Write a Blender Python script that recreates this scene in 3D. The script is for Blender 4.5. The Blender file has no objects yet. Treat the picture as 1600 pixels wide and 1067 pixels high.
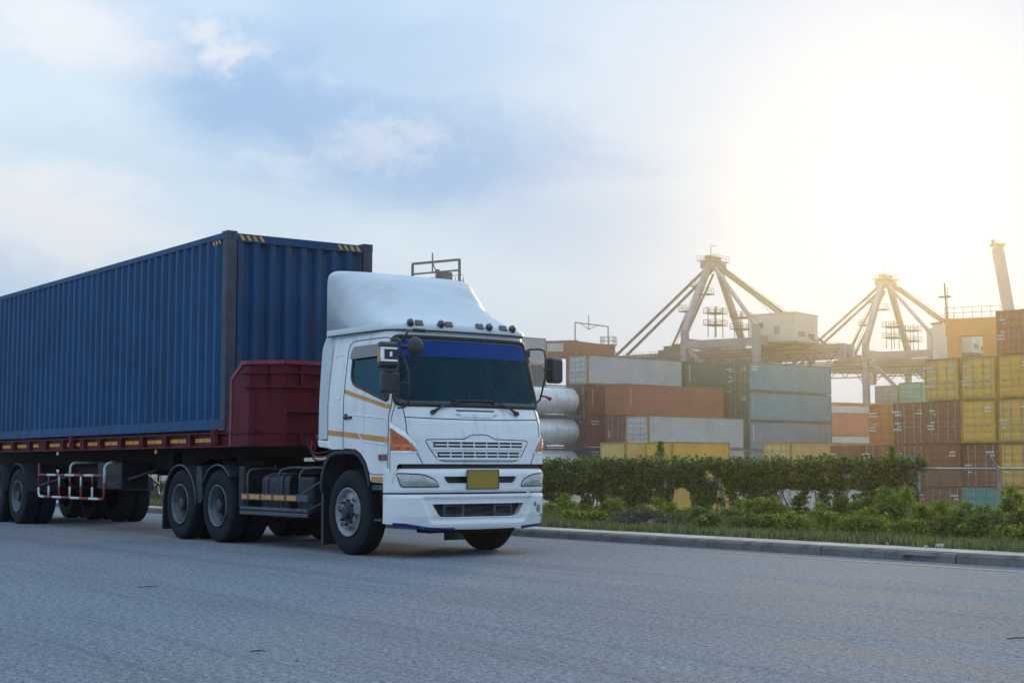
import bpy, bmesh, math, random
import numpy as np
from mathutils import Vector, Matrix
from mathutils import noise as mnoise
R_ = math.radians
random.seed(7); RNG = np.random.default_rng(11)
scene = bpy.context.scene
COL = scene.collection

# ------------------------------------------------------------------ camera
CAMH = 1.09; FPX = 2340.0; HZ = 728.0
PITCH = math.atan((HZ - 533.5) / FPX)
cam = bpy.data.cameras.new('camera'); camo = bpy.data.objects.new('camera', cam); COL.objects.link(camo)
cam.sensor_width = 36; cam.lens = FPX / 1600 * 36; cam.clip_start = .1; cam.clip_end = 6000
camo.location = (0, 0, CAMH); camo.rotation_euler = (math.pi / 2 + PITCH, 0, 0)
cam.dof.use_dof = True; cam.dof.focus_distance = 19.5; cam.dof.aperture_fstop = 7.0
scene.camera = camo
scene.view_settings.view_transform = 'Standard'; scene.view_settings.look = 'None'
scene.view_settings.exposure = 0.0; scene.view_settings.gamma = 1.0; scene.view_settings.use_curve_mapping = False
scene.cycles.use_denoising = True
scene.cycles.max_bounces = 8; scene.cycles.volume_bounces = 0; scene.cycles.transparent_max_bounces = 12
scene.cycles.caustics_reflective = False; scene.cycles.caustics_refractive = False

# ------------------------------------------------------------------ sun and sky
SUN_AZ, SUN_EL = R_(15.0), R_(12.0)          # azimuth to the right of the view heading (+Y)
sdir = Vector((math.sin(SUN_AZ) * math.cos(SUN_EL), math.cos(SUN_AZ) * math.cos(SUN_EL), math.sin(SUN_EL)))
sun = bpy.data.lights.new('sun', 'SUN'); sun.energy = 1.3; sun.angle = R_(11); sun.color = (1.0, .72, .29)
suno = bpy.data.objects.new('sun', sun); COL.objects.link(suno)
suno.rotation_euler = (-sdir).to_track_quat('-Z', 'Y').to_euler(); suno.location = (0, 0, 80)

class NT:
    """small node-tree helper"""
    def __init__(s, tree): s.t = tree; s.n = tree.nodes; s.l = tree.links
    def node(s, typ, **kw):
        n = s.n.new(typ)
        for k, v in kw.items(): setattr(n, k, v)
        return n
    def set(s, sock, v):
        if hasattr(v, 'is_output') or isinstance(v, bpy.types.NodeSocket): s.l.new(v, sock)
        else: sock.default_value = v
    def math(s, op, a, b=0.0, c=None, clamp=False):
        n = s.node('ShaderNodeMath', operation=op); n.use_clamp = clamp
        s.set(n.inputs[0], a); s.set(n.inputs[1], b)
        if c is not None: s.set(n.inputs[2], c)
        return n.outputs[0]
    def vmath(s, op, a, b=(0, 0, 0)):
        n = s.node('ShaderNodeVectorMath', operation=op); s.set(n.inputs[0], a); s.set(n.inputs[1], b)
        return n.outputs['Value'] if op in ('DOT_PRODUCT', 'LENGTH') else n.outputs['Vector']
    def mix(s, f, a, b, blend='MIX'):
        n = s.node('ShaderNodeMix', data_type='RGBA', blend_type=blend)
        s.set(n.inputs[0], f)
        for i, v in ((6, a), (7, b)):
            if isinstance(v, tuple) and len(v) == 3: v = (*v, 1)
            s.set(n.inputs[i], v)
        return n.outputs[2]
    def noise(s, vec, scale, detail=4, rough=.55, dist=0.0):
        n = s.node('ShaderNodeTexNoise'); n.inputs['Scale'].default_value = scale
        n.inputs['Detail'].default_value = detail; n.inputs['Roughness'].default_value = rough
        n.inputs['Distortion'].default_value = dist
        if vec is not None: s.l.new(vec, n.inputs['Vector'])
        return n.outputs['Fac']
    def ramp(s, v, lo, hi, a=0.0, b=1.0, smooth=True):
        n = s.node('ShaderNodeMapRange'); n.interpolation_type = 'SMOOTHSTEP' if smooth else 'LINEAR'
        s.set(n.inputs[0], v); n.inputs[1].default_value = lo; n.inputs[2].default_value = hi
        n.inputs[3].default_value = a; n.inputs[4].default_value = b
        return n.outputs[0]
    def scale(s, vec, sc):
        n = s.node('ShaderNodeMapping'); s.l.new(vec, n.inputs[0]); n.inputs['Scale'].default_value = sc
        return n.outputs[0]

def px_dir(px, py):
    x = (px - 800) / FPX; z = -(py - 533.5) / FPX
    c, s = math.cos(PITCH), math.sin(PITCH)
    return Vector((x, c - z * s, s + z * c)).normalized()

world = bpy.data.worlds.new('World'); scene.world = world; world.use_nodes = True
w = NT(world.node_tree); w.n.clear()
wo = w.node('ShaderNodeOutputWorld'); bg = w.node('ShaderNodeBackground'); bg.inputs['Strength'].default_value = .1
w.l.new(bg.outputs[0], wo.inputs[0])
sky = w.node('ShaderNodeTexSky', sky_type='NISHITA'); sky.sun_disc = False
sky.sun_elevation = SUN_EL; sky.sun_rotation = SUN_AZ; sky.air_density = 1.2; sky.dust_density = 1.5; sky.ozone_density = 2.0
tc = w.node('ShaderNodeTexCoord'); D0 = tc.outputs['Generated']
sep = w.node('ShaderNodeSeparateXYZ'); w.l.new(D0, sep.inputs[0])
AZ = w.math('ARCTAN2', sep.outputs[0], sep.outputs[1]); EL = w.math('ARCSINE', sep.outputs[2])
cz = w.node('ShaderNodeCombineXYZ'); w.l.new(AZ, cz.inputs[0]); w.l.new(EL, cz.inputs[1])
# cloud field in azimuth / elevation, clouds lie flat so they are stretched sideways
cl_big = w.noise(w.scale(D0, (3.0, 3.0, 7.5)), 1.3, 6, .55, .6)
cl_mid = w.noise(w.scale(D0, (5.0, 5.0, 11.0)), 2.2, 7, .58, .4)
cl_fine = w.noise(w.scale(D0, (6.0, 6.0, 9.0)), 6.0, 8, .6, .3)
cl_tiny = w.noise(w.scale(D0, (10.0, 10.0, 15.0)), 7.0, 8, .65, .6)
def blob(px, py, sx, sy, tilt=0.0, warp=.55):
    d = px_dir(px, py); a0 = math.atan2(d.x, d.y); e0 = math.asin(d.z)
    da = w.math('SUBTRACT', AZ, a0); de = w.math('SUBTRACT', EL, e0)
    c, s = math.cos(tilt), math.sin(tilt)
    u = w.math('ADD', w.math('MULTIPLY', da, c / sx), w.math('MULTIPLY', de, s / sx))
    v = w.math('ADD', w.math('MULTIPLY', da, -s / sy), w.math('MULTIPLY', de, c / sy))
    r = w.math('SQRT', w.math('ADD', w.math('MULTIPLY', u, u), w.math('MULTIPLY', v, v)))
    r = w.math('ADD', r, w.math('MULTIPLY', w.math('SUBTRACT', cl_mid, .5), warp * 2.2))
    r = w.math('ADD', r, w.math('MULTIPLY', w.math('SUBTRACT', cl_fine, .5), warp * 1.0))
    if sx < .05: r = w.math('ADD', r, w.math('MULTIPLY', w.math('SUBTRACT', cl_tiny, .5), 3.0))
    return w.ramp(r, -.1, 1.7, 1.0, 0.0) if sx < .05 else w.ramp(r, .25, 1.25, 1.0, 0.0)
sund = w.vmath('DOT_PRODUCT', w.vmath('NORMALIZE', D0), tuple(sdir))
sang = w.math('ARCCOSINE', w.math('MINIMUM', sund, .99999))
veil = (4.5, 6.2, 8.5); white = (7.6, 8.4, 9.3); grey = (3.2, 5.05, 7.7)
base = w.mix(.9, sky.outputs[0], veil)
base = w.mix(w.ramp(cl_big, .38, .66), base, (6.0, 7.5, 9.0))
base = w.mix(w.math('MULTIPLY', w.ramp(cl_mid, .54, .76), .55), base, white)
dark = w.math('MAXIMUM', blob(420, 165, .135, .052, -.30), blob(690, 235, .165, .052, -.10))
dark = w.math('MAXIMUM', dark, w.math('MULTIPLY', blob(640, 90, .16, .055, .1), .55))
dark = w.math('MAXIMUM', dark, w.math('MULTIPLY', blob(880, 330, .15, .05, -.2), .5))
base = w.mix(w.math('MULTIPLY', dark, .9), base, grey)
pale = w.math('MAXIMUM', blob(60, 200, .2, .11, -.1, .5), blob(330, 350, .16, .05, -.2, .6))
pale = w.math('MAXIMUM', pale, w.math('MAXIMUM', blob(600, 420, .26, .06, -.05, .5), blob(980, 120, .17, .12, .0, .5)))
base = w.mix(w.math('MULTIPLY', w.math('MULTIPLY', pale, .65), w.math('SUBTRACT', 1.0, dark)), base, (6.9, 8.2, 9.2))
lit = w.math('MAXIMUM', blob(110, 40, .080, .036, -.15, .75), blob(60, 345, .105, .040, -.28, .75))
lit = w.math('MAXIMUM', lit, w.math('MULTIPLY', blob(352, 86, .020, .013, .2, .3), .85))
lit = w.math('MAXIMUM', lit, w.math('MULTIPLY', blob(318, 56, .014, .011, -.3, .3), .8))
lit = w.math('MAXIMUM', lit, w.math('MULTIPLY', blob(605, 222, .044, .016, .08, .3), .55))
base = w.mix(w.math('MULTIPLY', lit, .8), base, (8.6, 8.75, 9.1))
hzn = w.ramp(EL, .0, .15, 1.0, 0.0)
base = w.mix(w.math('MULTIPLY', hzn, .4), base, (6.6, 7.7, 8.9))
# sky dimmed around the sun to leave room for the haze glow
base = w.mix(w.ramp(sang, .02, .34, .88, 0.0), base, (4.7, 5.7, 7.5))
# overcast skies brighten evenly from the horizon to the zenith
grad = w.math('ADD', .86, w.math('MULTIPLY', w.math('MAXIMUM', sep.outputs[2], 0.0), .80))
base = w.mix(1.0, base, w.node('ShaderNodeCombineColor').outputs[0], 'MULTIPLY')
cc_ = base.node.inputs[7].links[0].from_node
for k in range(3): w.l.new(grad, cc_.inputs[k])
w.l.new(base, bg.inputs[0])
world.cycles.sampling_method = 'MANUAL'; world.cycles.sample_map_resolution = 512

# ------------------------------------------------------------------ materials
def mat(name, col, rough=.6, metal=0.0, var=.15, vscale=3.0, bump=0.0, bscale=60.0, dirt=None, dirt_amt=.0,
        streak=False, coat=0.0, spec=.5, dscale=2.0):
    m = bpy.data.materials.new(name); m.use_nodes = True
    t = NT(m.node_tree); b = t.n['Principled BSDF']
    tc = t.node('ShaderNodeTexCoord').outputs['Object']
    n1 = t.noise(tc, vscale, 5, .6)
    lo = tuple(c * (1 - var) for c in col); hi = tuple(min(1, c * (1 + var)) for c in col)
    c = t.mix(t.ramp(n1, .3, .7), lo, hi)
    if dirt is not None:
        v = t.scale(tc, (7, 7, .7)) if streak else tc
        n2 = t.noise(v, dscale, 6, .65)
        f = t.math('MULTIPLY', t.ramp(n2, .5, .72), dirt_amt)
        c = t.mix(f, c, dirt)
        t.l.new(t.math('ADD', t.math('MULTIPLY', f, .3), rough), b.inputs['Roughness'])
    else:
        t.l.new(t.ramp(n1, .2, .8, max(.02, rough - .06), min(1, rough + .06)), b.inputs['Roughness'])
    t.l.new(c, b.inputs['Base Color'])
    b.inputs['Metallic'].default_value = metal; b.inputs['Coat Weight'].default_value = coat
    b.inputs['Coat Roughness'].default_value = .12
    b.inputs['Specular IOR Level'].default_value = spec
    if bump:
        bn = t.node('ShaderNodeBump'); bn.inputs['Strength'].default_value = bump; bn.inputs['Distance'].default_value = .02
        t.l.new(t.noise(tc, bscale, 4, .6), bn.inputs['Height']); t.l.new(bn.outputs[0], b.inputs['Normal'])
    return m

M = {}
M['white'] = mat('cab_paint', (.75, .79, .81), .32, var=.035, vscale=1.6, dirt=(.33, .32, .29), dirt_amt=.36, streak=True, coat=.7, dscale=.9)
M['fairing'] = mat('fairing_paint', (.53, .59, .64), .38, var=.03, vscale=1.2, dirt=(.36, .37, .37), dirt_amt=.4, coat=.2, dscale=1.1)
M['bumper'] = mat('bumper_paint', (.78, .815, .835), .34, var=.03, vscale=1.5, dirt=(.36, .33, .28), dirt_amt=.35, coat=.25, dscale=1.6)
M['black'] = mat('black_plastic', (.012, .015, .02), .45, var=.2)
M['mirror_case'] = mat('mirror_plastic', (.018, .026, .036), .4, var=.2)
M['rubber'] = mat('tyre_rubber', (.004, .011, .02), .8, spec=.25, var=.25, vscale=6, bump=.25, bscale=90, dirt=(.018, .026, .036), dirt_amt=.5, dscale=3)
M['rim_dark'] = mat('rim_dark_steel', (.10, .125, .155), .5, metal=.35, var=.25, vscale=8, dirt=(.03, .03, .035), dirt_amt=.6, dscale=5)
M['rim'] = mat('rim_steel', (.25, .27, .31), .45, metal=.4, var=.2, vscale=8, dirt=(.07, .06, .06), dirt_amt=.6, dscale=5)
M['hub'] = mat('hub_grease', (.03, .036, .045), .5, metal=.3, var=.3, vscale=12)
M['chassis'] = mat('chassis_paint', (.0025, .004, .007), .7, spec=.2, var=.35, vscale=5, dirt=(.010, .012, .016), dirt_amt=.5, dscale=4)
M['grey_metal'] = mat('grey_metal', (.06, .085, .115), .5, metal=.35, var=.25, vscale=7, dirt=(.05, .05, .05), dirt_amt=.5)
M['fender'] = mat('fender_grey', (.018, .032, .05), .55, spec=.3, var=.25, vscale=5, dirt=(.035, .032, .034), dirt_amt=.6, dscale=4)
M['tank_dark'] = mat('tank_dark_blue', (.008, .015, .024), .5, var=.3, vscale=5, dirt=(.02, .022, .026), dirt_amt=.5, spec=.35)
M['scuff'] = mat('scuffed_primer', (.20, .21, .21), .8, var=.5, vscale=25, dirt=(.55, .58, .6), dirt_amt=.8, dscale=22)
M['chrome'] = mat('chrome', (.75, .78, .8), .12, metal=1.0, var=.05)
M['orange'] = mat('stripe_orange', (.62, .27, .045), .4, var=.1, vscale=6, dirt=(.4, .3, .2), dirt_amt=.4)
M['blue_trim'] = mat('blue_trim', (.012, .025, .20), .45, var=.2)
M['plate'] = mat('plate_yellow', (.30, .21, .025), .6, var=.05)
M['red'] = mat('trailer_red', (.10, .003, .014), .6, spec=.25, var=.22, vscale=4, dirt=(.03, .004, .01), dirt_amt=.6, streak=True, dscale=1.2, bump=.05)
M['red_light'] = mat('trailer_red_edge', (.20, .02, .04), .5, var=.2, vscale=5, dirt=(.3, .2, .18), dirt_amt=.2)
M['yellow'] = mat('reflector_yellow', (.62, .33, .02), .5, var=.2, vscale=9, dirt=(.2, .11, .03), dirt_amt=.5, dscale=6)
M['paint_white'] = mat('white_band', (.62, .66, .68), .5, var=.15, vscale=9)
M['paint_red'] = mat('red_band', (.25, .02, .035), .5, var=.2, vscale=9)
M['cont_blue'] = mat('container_blue', (.003, .066, .18), .55, spec=.28, var=.16, vscale=1.2, dirt=(.022, .062, .115), dirt_amt=.55, streak=True, dscale=.9, bump=.04, bscale=25)
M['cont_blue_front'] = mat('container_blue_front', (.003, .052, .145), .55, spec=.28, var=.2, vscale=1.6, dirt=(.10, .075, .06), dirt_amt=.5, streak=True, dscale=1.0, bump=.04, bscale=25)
M['cont_post'] = mat('container_post_rusty', (.035, .05, .085), .6, var=.3, vscale=4, dirt=(.095, .05, .045), dirt_amt=.85, streak=True, dscale=1.4)
M['cabin'] = mat('cabin_trim', (.05, .06, .07), .8, var=.2)
M['seat'] = mat('seat_fabric', (.20, .23, .25), .9, var=.2)
M['mirror_glass'] = mat('mirror_glass', (.5, .55, .6), .05, metal=1.0, var=.02)
M['lens_clear'] = mat('lamp_lens', (.40, .415, .40), .10, metal=.15, var=.18, vscale=6, coat=1.0, bump=.04, bscale=18)
M['lens_dark'] = mat('lamp_lens_dark', (.02, .028, .035), .15, var=.3, coat=.8)
M['concrete'] = mat('kerb_concrete', (.15, .15, .155), .9, var=.4, vscale=2.2, bump=.6, bscale=30, dirt=(.04, .042, .045), dirt_amt=.8, dscale=2.2)
M['pavement'] = mat('pavement_concrete', (.38, .37, .35), .9, var=.22, vscale=2, bump=.3, bscale=40, dirt=(.22, .2, .17), dirt_amt=.7, dscale=2.5)
M['galv'] = mat('galvanised_steel', (.33, .34, .34), .5, metal=.6, var=.2, vscale=6)
M['wood'] = mat('bark', (.07, .05, .035), .9, var=.3, vscale=8)
M['crane'] = mat('crane_grey', (.24, .245, .29), .6, var=.1, vscale=.2, dirt=(.16, .14, .13), dirt_amt=.4, dscale=.3)
M['crane_dark'] = mat('crane_dark_steel', (.08, .08, .085), .6, var=.2, vscale=.3)
M['crane_white'] = mat('crane_house_white', (.5, .48, .45), .6, var=.06, vscale=.3, dirt=(.4, .36, .3), dirt_amt=.4, dscale=.4)
M['crane_red'] = mat('gantry_red', (.20, .03, .025), .6, var=.15, vscale=.3, dirt=(.14, .06, .05), dirt_amt=.5, dscale=.5)
M['crane_orange'] = mat('gantry_orange', (.62, .22, .04), .6, var=.12, vscale=.3)
M['tank'] = mat('tank_steel', (.74, .76, .77), .45, metal=.15, var=.08, vscale=1.0, dirt=(.34, .33, .32), dirt_amt=.5, dscale=1.2)
M['frame_green'] = mat('frame_green', (.02, .16, .12), .5, var=.2)
M['frame_blue'] = mat('frame_blue', (.025, .085, .18), .5, var=.2)
M['mark_white'] = mat('marking_white', (.7, .7, .68), .6, var=.1)
M['mark_yellow'] = mat('marking_yellow', (.7, .42, .04), .6, var=.1)

def glass_mat(name, tint, refl=.9, opac=.35):
    m = bpy.data.materials.new(name); m.use_nodes = True; t = NT(m.node_tree); t.n.clear()
    o = t.node('ShaderNodeOutputMaterial'); g = t.node('ShaderNodeBsdfGlossy'); g.inputs['Roughness'].default_value = .03
    g.inputs['Color'].default_value = (refl * .35, refl * .9, refl * 1.15, 1)
    tr = t.node('ShaderNodeBsdfTransparent'); tr.inputs[0].default_value = (*tint, 1)
    df = t.node('ShaderNodeBsdfDiffuse'); df.inputs[0].default_value = (.002, .045, .08, 1)
    mx0 = t.node('ShaderNodeMixShader'); mx0.inputs[0].default_value = opac
    t.l.new(tr.outputs[0], mx0.inputs[1]); t.l.new(df.outputs[0], mx0.inputs[2])
    fr = t.node('ShaderNodeFresnel'); fr.inputs[0].default_value = 1.5
    mx = t.node('ShaderNodeMixShader'); t.l.new(fr.outputs[0], mx.inputs[0]); t.l.new(mx0.outputs[0], mx.inputs[1]); t.l.new(g.outputs[0], mx.inputs[2])
    t.l.new(mx.outputs[0], o.inputs[0]); return m
M['glass'] = glass_mat('windscreen_glass', (.20, .55, .65), .36, .38)
M['glass_side'] = glass_mat('side_glass', (.30, .36, .38), .9, .25)
M['sunstrip'] = mat('sun_strip_blue', (.0005, .045, .215), .5, var=.06, spec=.08)
M['amber'] = mat('amber_lens', (.55, .10, .004), .15, var=.3, vscale=7, coat=1.0, bump=.05, bscale=30)

M['amber_dark'] = mat('amber_rib', (.30, .055, .004), .3, var=.1)
def leaf_mat(name, cols, transl=.35, rough=.6):
    m = bpy.data.materials.new(name); m.use_nodes = True; t = NT(m.node_tree); t.n.clear()
    o = t.node('ShaderNodeOutputMaterial'); p = t.node('ShaderNodeBsdfPrincipled'); p.inputs['Roughness'].default_value = rough
    p.inputs['Specular IOR Level'].default_value = .3
    g = t.node('ShaderNodeNewGeometry'); r = t.node('ShaderNodeValToRGB'); t.l.new(g.outputs['Random Per Island'], r.inputs[0])
    e = r.color_ramp.elements
    while len(e) < len(cols): e.new(.5)
    for i, c in enumerate(cols): e[i].position = i / (len(cols) - 1); e[i].color = (*c, 1)
    t.l.new(r.outputs[0], p.inputs['Base Color'])
    tl = t.node('ShaderNodeBsdfTranslucent'); t.l.new(r.outputs[0], tl.inputs[0])
    mx = t.node('ShaderNodeMixShader'); mx.inputs[0].default_value = transl
    t.l.new(p.outputs[0], mx.inputs[1]); t.l.new(tl.outputs[0], mx.inputs[2]); t.l.new(mx.outputs[0], o.inputs[0])
    return m
M['ivy'] = leaf_mat('ivy_leaves', [(.012, .05, .018), (.028, .09, .025), (.06, .14, .025), (.15, .25, .035), (.22, .30, .05), (.03, .07, .02)], .45)
M['bush'] = leaf_mat('bush_leaves', [(.08, .17, .018), (.18, .31, .025), (.32, .44, .04), (.12, .20, .025), (.20, .19, .06), (.06, .12, .02)], .5)
M['bush_dark'] = leaf_mat('dull_bush_leaves', [(.05, .095, .02), (.085, .15, .028), (.13, .18, .045), (.07, .11, .03)], .4)
M['dry'] = leaf_mat('dry_plants', [(.10, .085, .05), (.16, .13, .08), (.07, .06, .04), (.06, .09, .03)], .3)
M['grass'] = leaf_mat('grass_blades', [(.08, .15, .03), (.13, .21, .045), (.21, .24, .08), (.10, .16, .04), (.26, .24, .13)], .4)
M['brush'] = leaf_mat('cut_brush', [(.03, .028, .03), (.06, .05, .05), (.09, .08, .075), (.02, .02, .02)], .1)

# ------------------------------------------------------------------ mesh builder
class MB:
    def __init__(s): s.v = []; s.f = []
    def add(s, vs, fs):
        o = len(s.v); s.v += [tuple(p) for p in vs]; s.f += [tuple(i + o for i in f) for f in fs]; return s
    def box(s, c, d, rot=None):
        hx, hy, hz = d[0] / 2, d[1] / 2, d[2] / 2
        vs = [Vector((x, y, z)) for x in (-hx, hx) for y in (-hy, hy) for z in (-hz, hz)]
        if rot is not None: vs = [rot @ p for p in vs]
        c = Vector(c)
        return s.add([p + c for p in vs], [(0, 1, 3, 2), (4, 6, 7, 5), (0, 4, 5, 1), (2, 3, 7, 6), (0, 2, 6, 4), (1, 5, 7, 3)])
    def bx(s, x0, x1, y0, y1, z0, z1): return s.box(((x0 + x1) / 2, (y0 + y1) / 2, (z0 + z1) / 2), (abs(x1 - x0), abs(y1 - y0), abs(z1 - z0)))
    def bar(s, p0, p1, wd, ht=None, up=(0, 0, 1)):
        p0, p1 = Vector(p0), Vector(p1); ht = ht or wd; d = p1 - p0; L = d.length
        if L < 1e-6: return s
        x = d / L; u = Vector(up)
        if abs(x.dot(u)) > .98: u = Vector((0, 1, 0)) if abs(x.y) < .9 else Vector((1, 0, 0))
        y = u.cross(x).normalized(); z = x.cross(y)
        rot = Matrix((x, y, z)).transposed()
        return s.box((p0 + p1) / 2, (L, wd, ht), rot)
    def tube(s, pts, r, n=8, cap=True, closed=False):
        pts = [Vector(p) for p in pts]; N = len(pts); rs = r if isinstance(r, (list, tuple)) else [r] * N
        ring = []; prev = None
        for i, p in enumerate(pts):
            a = pts[(i - 1) % N] if (closed or i > 0) else p; b = pts[(i + 1) % N] if (closed or i < N - 1) else p
            t = (b - a); t = t.normalized() if t.length > 1e-9 else Vector((0, 0, 1))
            if prev is None:
                ref = Vector((0, 0, 1)) if abs(t.z) < .9 else Vector((1, 0, 0)); nrm = t.cross(ref).normalized()
            else:
                nrm = prev - t * prev.dot(t); nrm = nrm.normalized() if nrm.length > 1e-6 else t.orthogonal().normalized()
            prev = nrm; bi = t.cross(nrm)
            ring.append([p + (nrm * math.cos(2 * math.pi * k / n) + bi * math.sin(2 * math.pi * k / n)) * rs[i] for k in range(n)])
        vs = [q for rg in ring for q in rg]; fs = []
        for i in range(N if closed else N - 1):
            j = (i + 1) % N
            for k in range(n): fs.append((i * n + k, i * n + (k + 1) % n, j * n + (k + 1) % n, j * n + k))
        if cap and not closed:
            fs.append(tuple(range(n - 1, -1, -1))); fs.append(tuple((N - 1) * n + k for k in range(n)))
        return s.add(vs, fs)
    def cyl(s, p0, p1, r0, r1=None, n=16): return s.tube([p0, p1], [r0, r1 if r1 is not None else r0], n)
    def lathe_y(s, prof, n=40, c=(0, 0, 0)):
        """profile of (y, radius) revolved about the local y axis"""
        vs = []; fs = []; m = len(prof)
        for k in range(n):
            a = 2 * math.pi * k / n
            for (y, r) in prof: vs.append((c[0] + r * math.cos(a), c[1] + y, c[2] + r * math.sin(a)))
        for k in range(n):
            for i in range(m - 1):
                a, b = k * m + i, ((k + 1) % n) * m + i; fs.append((a, a + 1, b + 1, b))
        return s.add(vs, fs)
    def prism(s, poly, axis, a, b):
        """2D polygon extruded along an axis (0,1,2) from a to b; the polygon's two coordinates are the other axes in order"""
        n = len(poly); vs = []
        for h in (a, b):
            for (p, q) in poly:
                v = [p, q]; v.insert(axis, h); vs.append(tuple(v))
        fs = [tuple(range(n)), tuple(range(2 * n - 1, n - 1, -1))]
        for i in range(n): j = (i + 1) % n; fs.append((i, i + n, j + n, j))
        return s.add(vs, fs)
    def grid(s, rows, flip=False):
        """rows of points, all the same length"""
        m = len(rows[0]); vs = [p for r in rows for p in r]; fs = []
        for i in range(len(rows) - 1):
            for j in range(m - 1):
                f = (i * m + j, i * m + j + 1, (i + 1) * m + j + 1, (i + 1) * m + j); fs.append(f[::-1] if flip else f)
        return s.add(vs, fs)
    def mesh(s, name, smooth=False, fixn=True):
        me = bpy.data.meshes.new(name); me.from_pydata(s.v, [], s.f)
        if fixn:
            b = bmesh.new(); b.from_mesh(me); bmesh.ops.recalc_face_normals(b, faces=b.faces); b.to_mesh(me); b.free()
        if smooth: me.polygons.foreach_set('use_smooth', [True] * len(me.polygons))
        me.update(); return me
    def build(s, name, m, parent=None, smooth=False, bevel=0.0, fixn=True, auto=None):
        return link(name, s.mesh(name, smooth, fixn), m, parent, bevel, auto)

def link(name, me, m, parent=None, bevel=0.0, auto=None):
    o = bpy.data.objects.new(name, me); COL.objects.link(o)
    if len(me.materials) == 0: me.materials.append(m)
    elif me.materials[0] is not m:
        o.material_slots[0].link = 'OBJECT'; o.material_slots[0].material = m
    if parent is not None: o.parent = parent
    if bevel:
        b = o.modifiers.new('bevel', 'BEVEL'); b.width = bevel; b.segments = 2; b.limit_method = 'ANGLE'; b.angle_limit = R_(35)
        b.harden_normals = False
    if auto:
        me.polygons.foreach_set('use_smooth', [True] * len(me.polygons))
        ed = {}
        bm = bmesh.new(); bm.from_mesh(me)
        for e in bm.edges:
            if len(e.link_faces) == 2 and e.calc_face_angle(0) > R_(auto): e.smooth = False
        bm.to_mesh(me); bm.free()
    return o
def empty(name, loc=(0, 0, 0), rz=0.0, parent=None):
    o = bpy.data.objects.new(name, None); COL.objects.link(o); o.location = loc; o.rotation_euler = (0, 0, rz); o.empty_display_size = .2
    if parent is not None: o.parent = parent
    return o
def tag(o, label=None, cat=None, group=None, kind=None):
    if label: o['label'] = label
    if cat: o['category'] = cat
    if group: o['group'] = group
    if kind: o['kind'] = kind
    return o
def copy_tree(o, parent=None):
    c = o.copy(); COL.objects.link(c)
    if parent is not None: c.parent = parent
    for ch in list(o.children): copy_tree(ch, c)
    return c
def lerp_tab(tab, x):
    return float(np.interp(x, [a for a, _ in tab], [b for _, b in tab]))
def at(px, y, z=0.0): return Vector(((px - 800) / 2348.0 * y, y, z))      # point seen in column px at forward distance y

# ------------------------------------------------------------------ truck frame: u forward, v to the truck's right, z up
TH = R_(36.3)
Fv = Vector((math.sin(TH), -math.cos(TH), 0)); Rv = Vector((-math.cos(TH), -math.sin(TH), 0))
TO = Vector((-3.13, 22.162, 0)); TROT = math.atan2(Fv.y, Fv.x)
def T(u, v, z=0.0): return TO + Fv * u + Rv * v + Vector((0, 0, z))

# ================================================================== ground
YZ = -2.8     # level of the container yard, below the road
def asphalt():
    m = bpy.data.materials.new('asphalt'); m.use_nodes = True; t = NT(m.node_tree); b = t.n['Principled BSDF']
    tc = t.node('ShaderNodeTexCoord').outputs['Object']
    rot = t.node('ShaderNodeMapping'); t.l.new(tc, rot.inputs[0])
    big = t.noise(tc, .18, 4, .6); mid = t.noise(tc, 1.3, 5, .6); fine = t.noise(tc, 55, 3, .7); peb = t.noise(tc, 170, 2, .6)
    # tyre tracks run along the road (local x), slightly wavy
    tr = t.noise(t.scale(tc, (.035, 1.1, 1)), 1.0, 5, .62, .6)
    tr2 = t.noise(t.scale(tc, (.10, 4.0, 1)), 1.0, 4, .6, .8)
    grav = t.noise(tc, 21, 5, .75)
    c = t.mix(t.ramp(big, .3, .7), (.158, .188, .232), (.196, .228, .274))
    c = t.mix(t.math('MULTIPLY', t.ramp(mid, .55, .75), .25), c, (.28, .305, .335))
    c = t.mix(t.math('MULTIPLY', t.ramp(grav, .51, .62), .7), c, (.36, .395, .43))
    c = t.mix(t.math('MULTIPLY', t.ramp(grav, .48, .37), .85), c, (.07, .084, .108))
    c = t.mix(t.math('MULTIPLY', t.ramp(fine, .50, .72), .65), c, (.46, .49, .52))
    c = t.mix(t.math('MULTIPLY', t.ramp(fine, .48, .30), .8), c, (.045, .055, .07))
    c = t.mix(t.math('MULTIPLY', t.ramp(peb, .60, .74), .5), c, (.54, .55, .55))
    # wheel tracks, rubbered-in patches and old stains darken the aggregate
    c = t.mix(t.math('MULTIPLY', t.ramp(tr, .44, .68), .30), c, (.07, .083, .105))
    c = t.mix(t.math('MULTIPLY', t.ramp(tr2, .52, .74), .24), c, (.06, .072, .092))
    tr3 = t.noise(t.scale(tc, (.5, 9.0, 1)), 1.0, 3, .55, 1.2)
    c = t.mix(t.math('MULTIPLY', t.math('MULTIPLY', t.ramp(tr3, .60, .72), t.ramp(big, .42, .58)), .22), c, (.05, .06, .075))
    st = t.noise(tc, .75, 5, .7, .8)
    c = t.mix(t.math('MULTIPLY', t.ramp(st, .64, .74), .35), c, (.06, .07, .085))
    t.l.new(c, b.inputs['Base Color'])
    t.l.new(t.ramp(tr, .3, .75, .86, .70), b.inputs['Roughness']); b.inputs['Specular IOR Level'].default_value = .04
    bn = t.node('ShaderNodeBump'); bn.inputs['Strength'].default_value = .9; bn.inputs['Distance'].default_value = .02
    h = t.math('ADD', t.math('MULTIPLY', fine, .6), t.math('MULTIPLY', grav, .6)); t.l.new(h, bn.inputs['Height']); t.l.new(bn.outputs[0], b.inputs['Normal'])
    return m
M['asphalt'] = asphalt()
KV = -3.45     # kerb line, v of its road face
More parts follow.
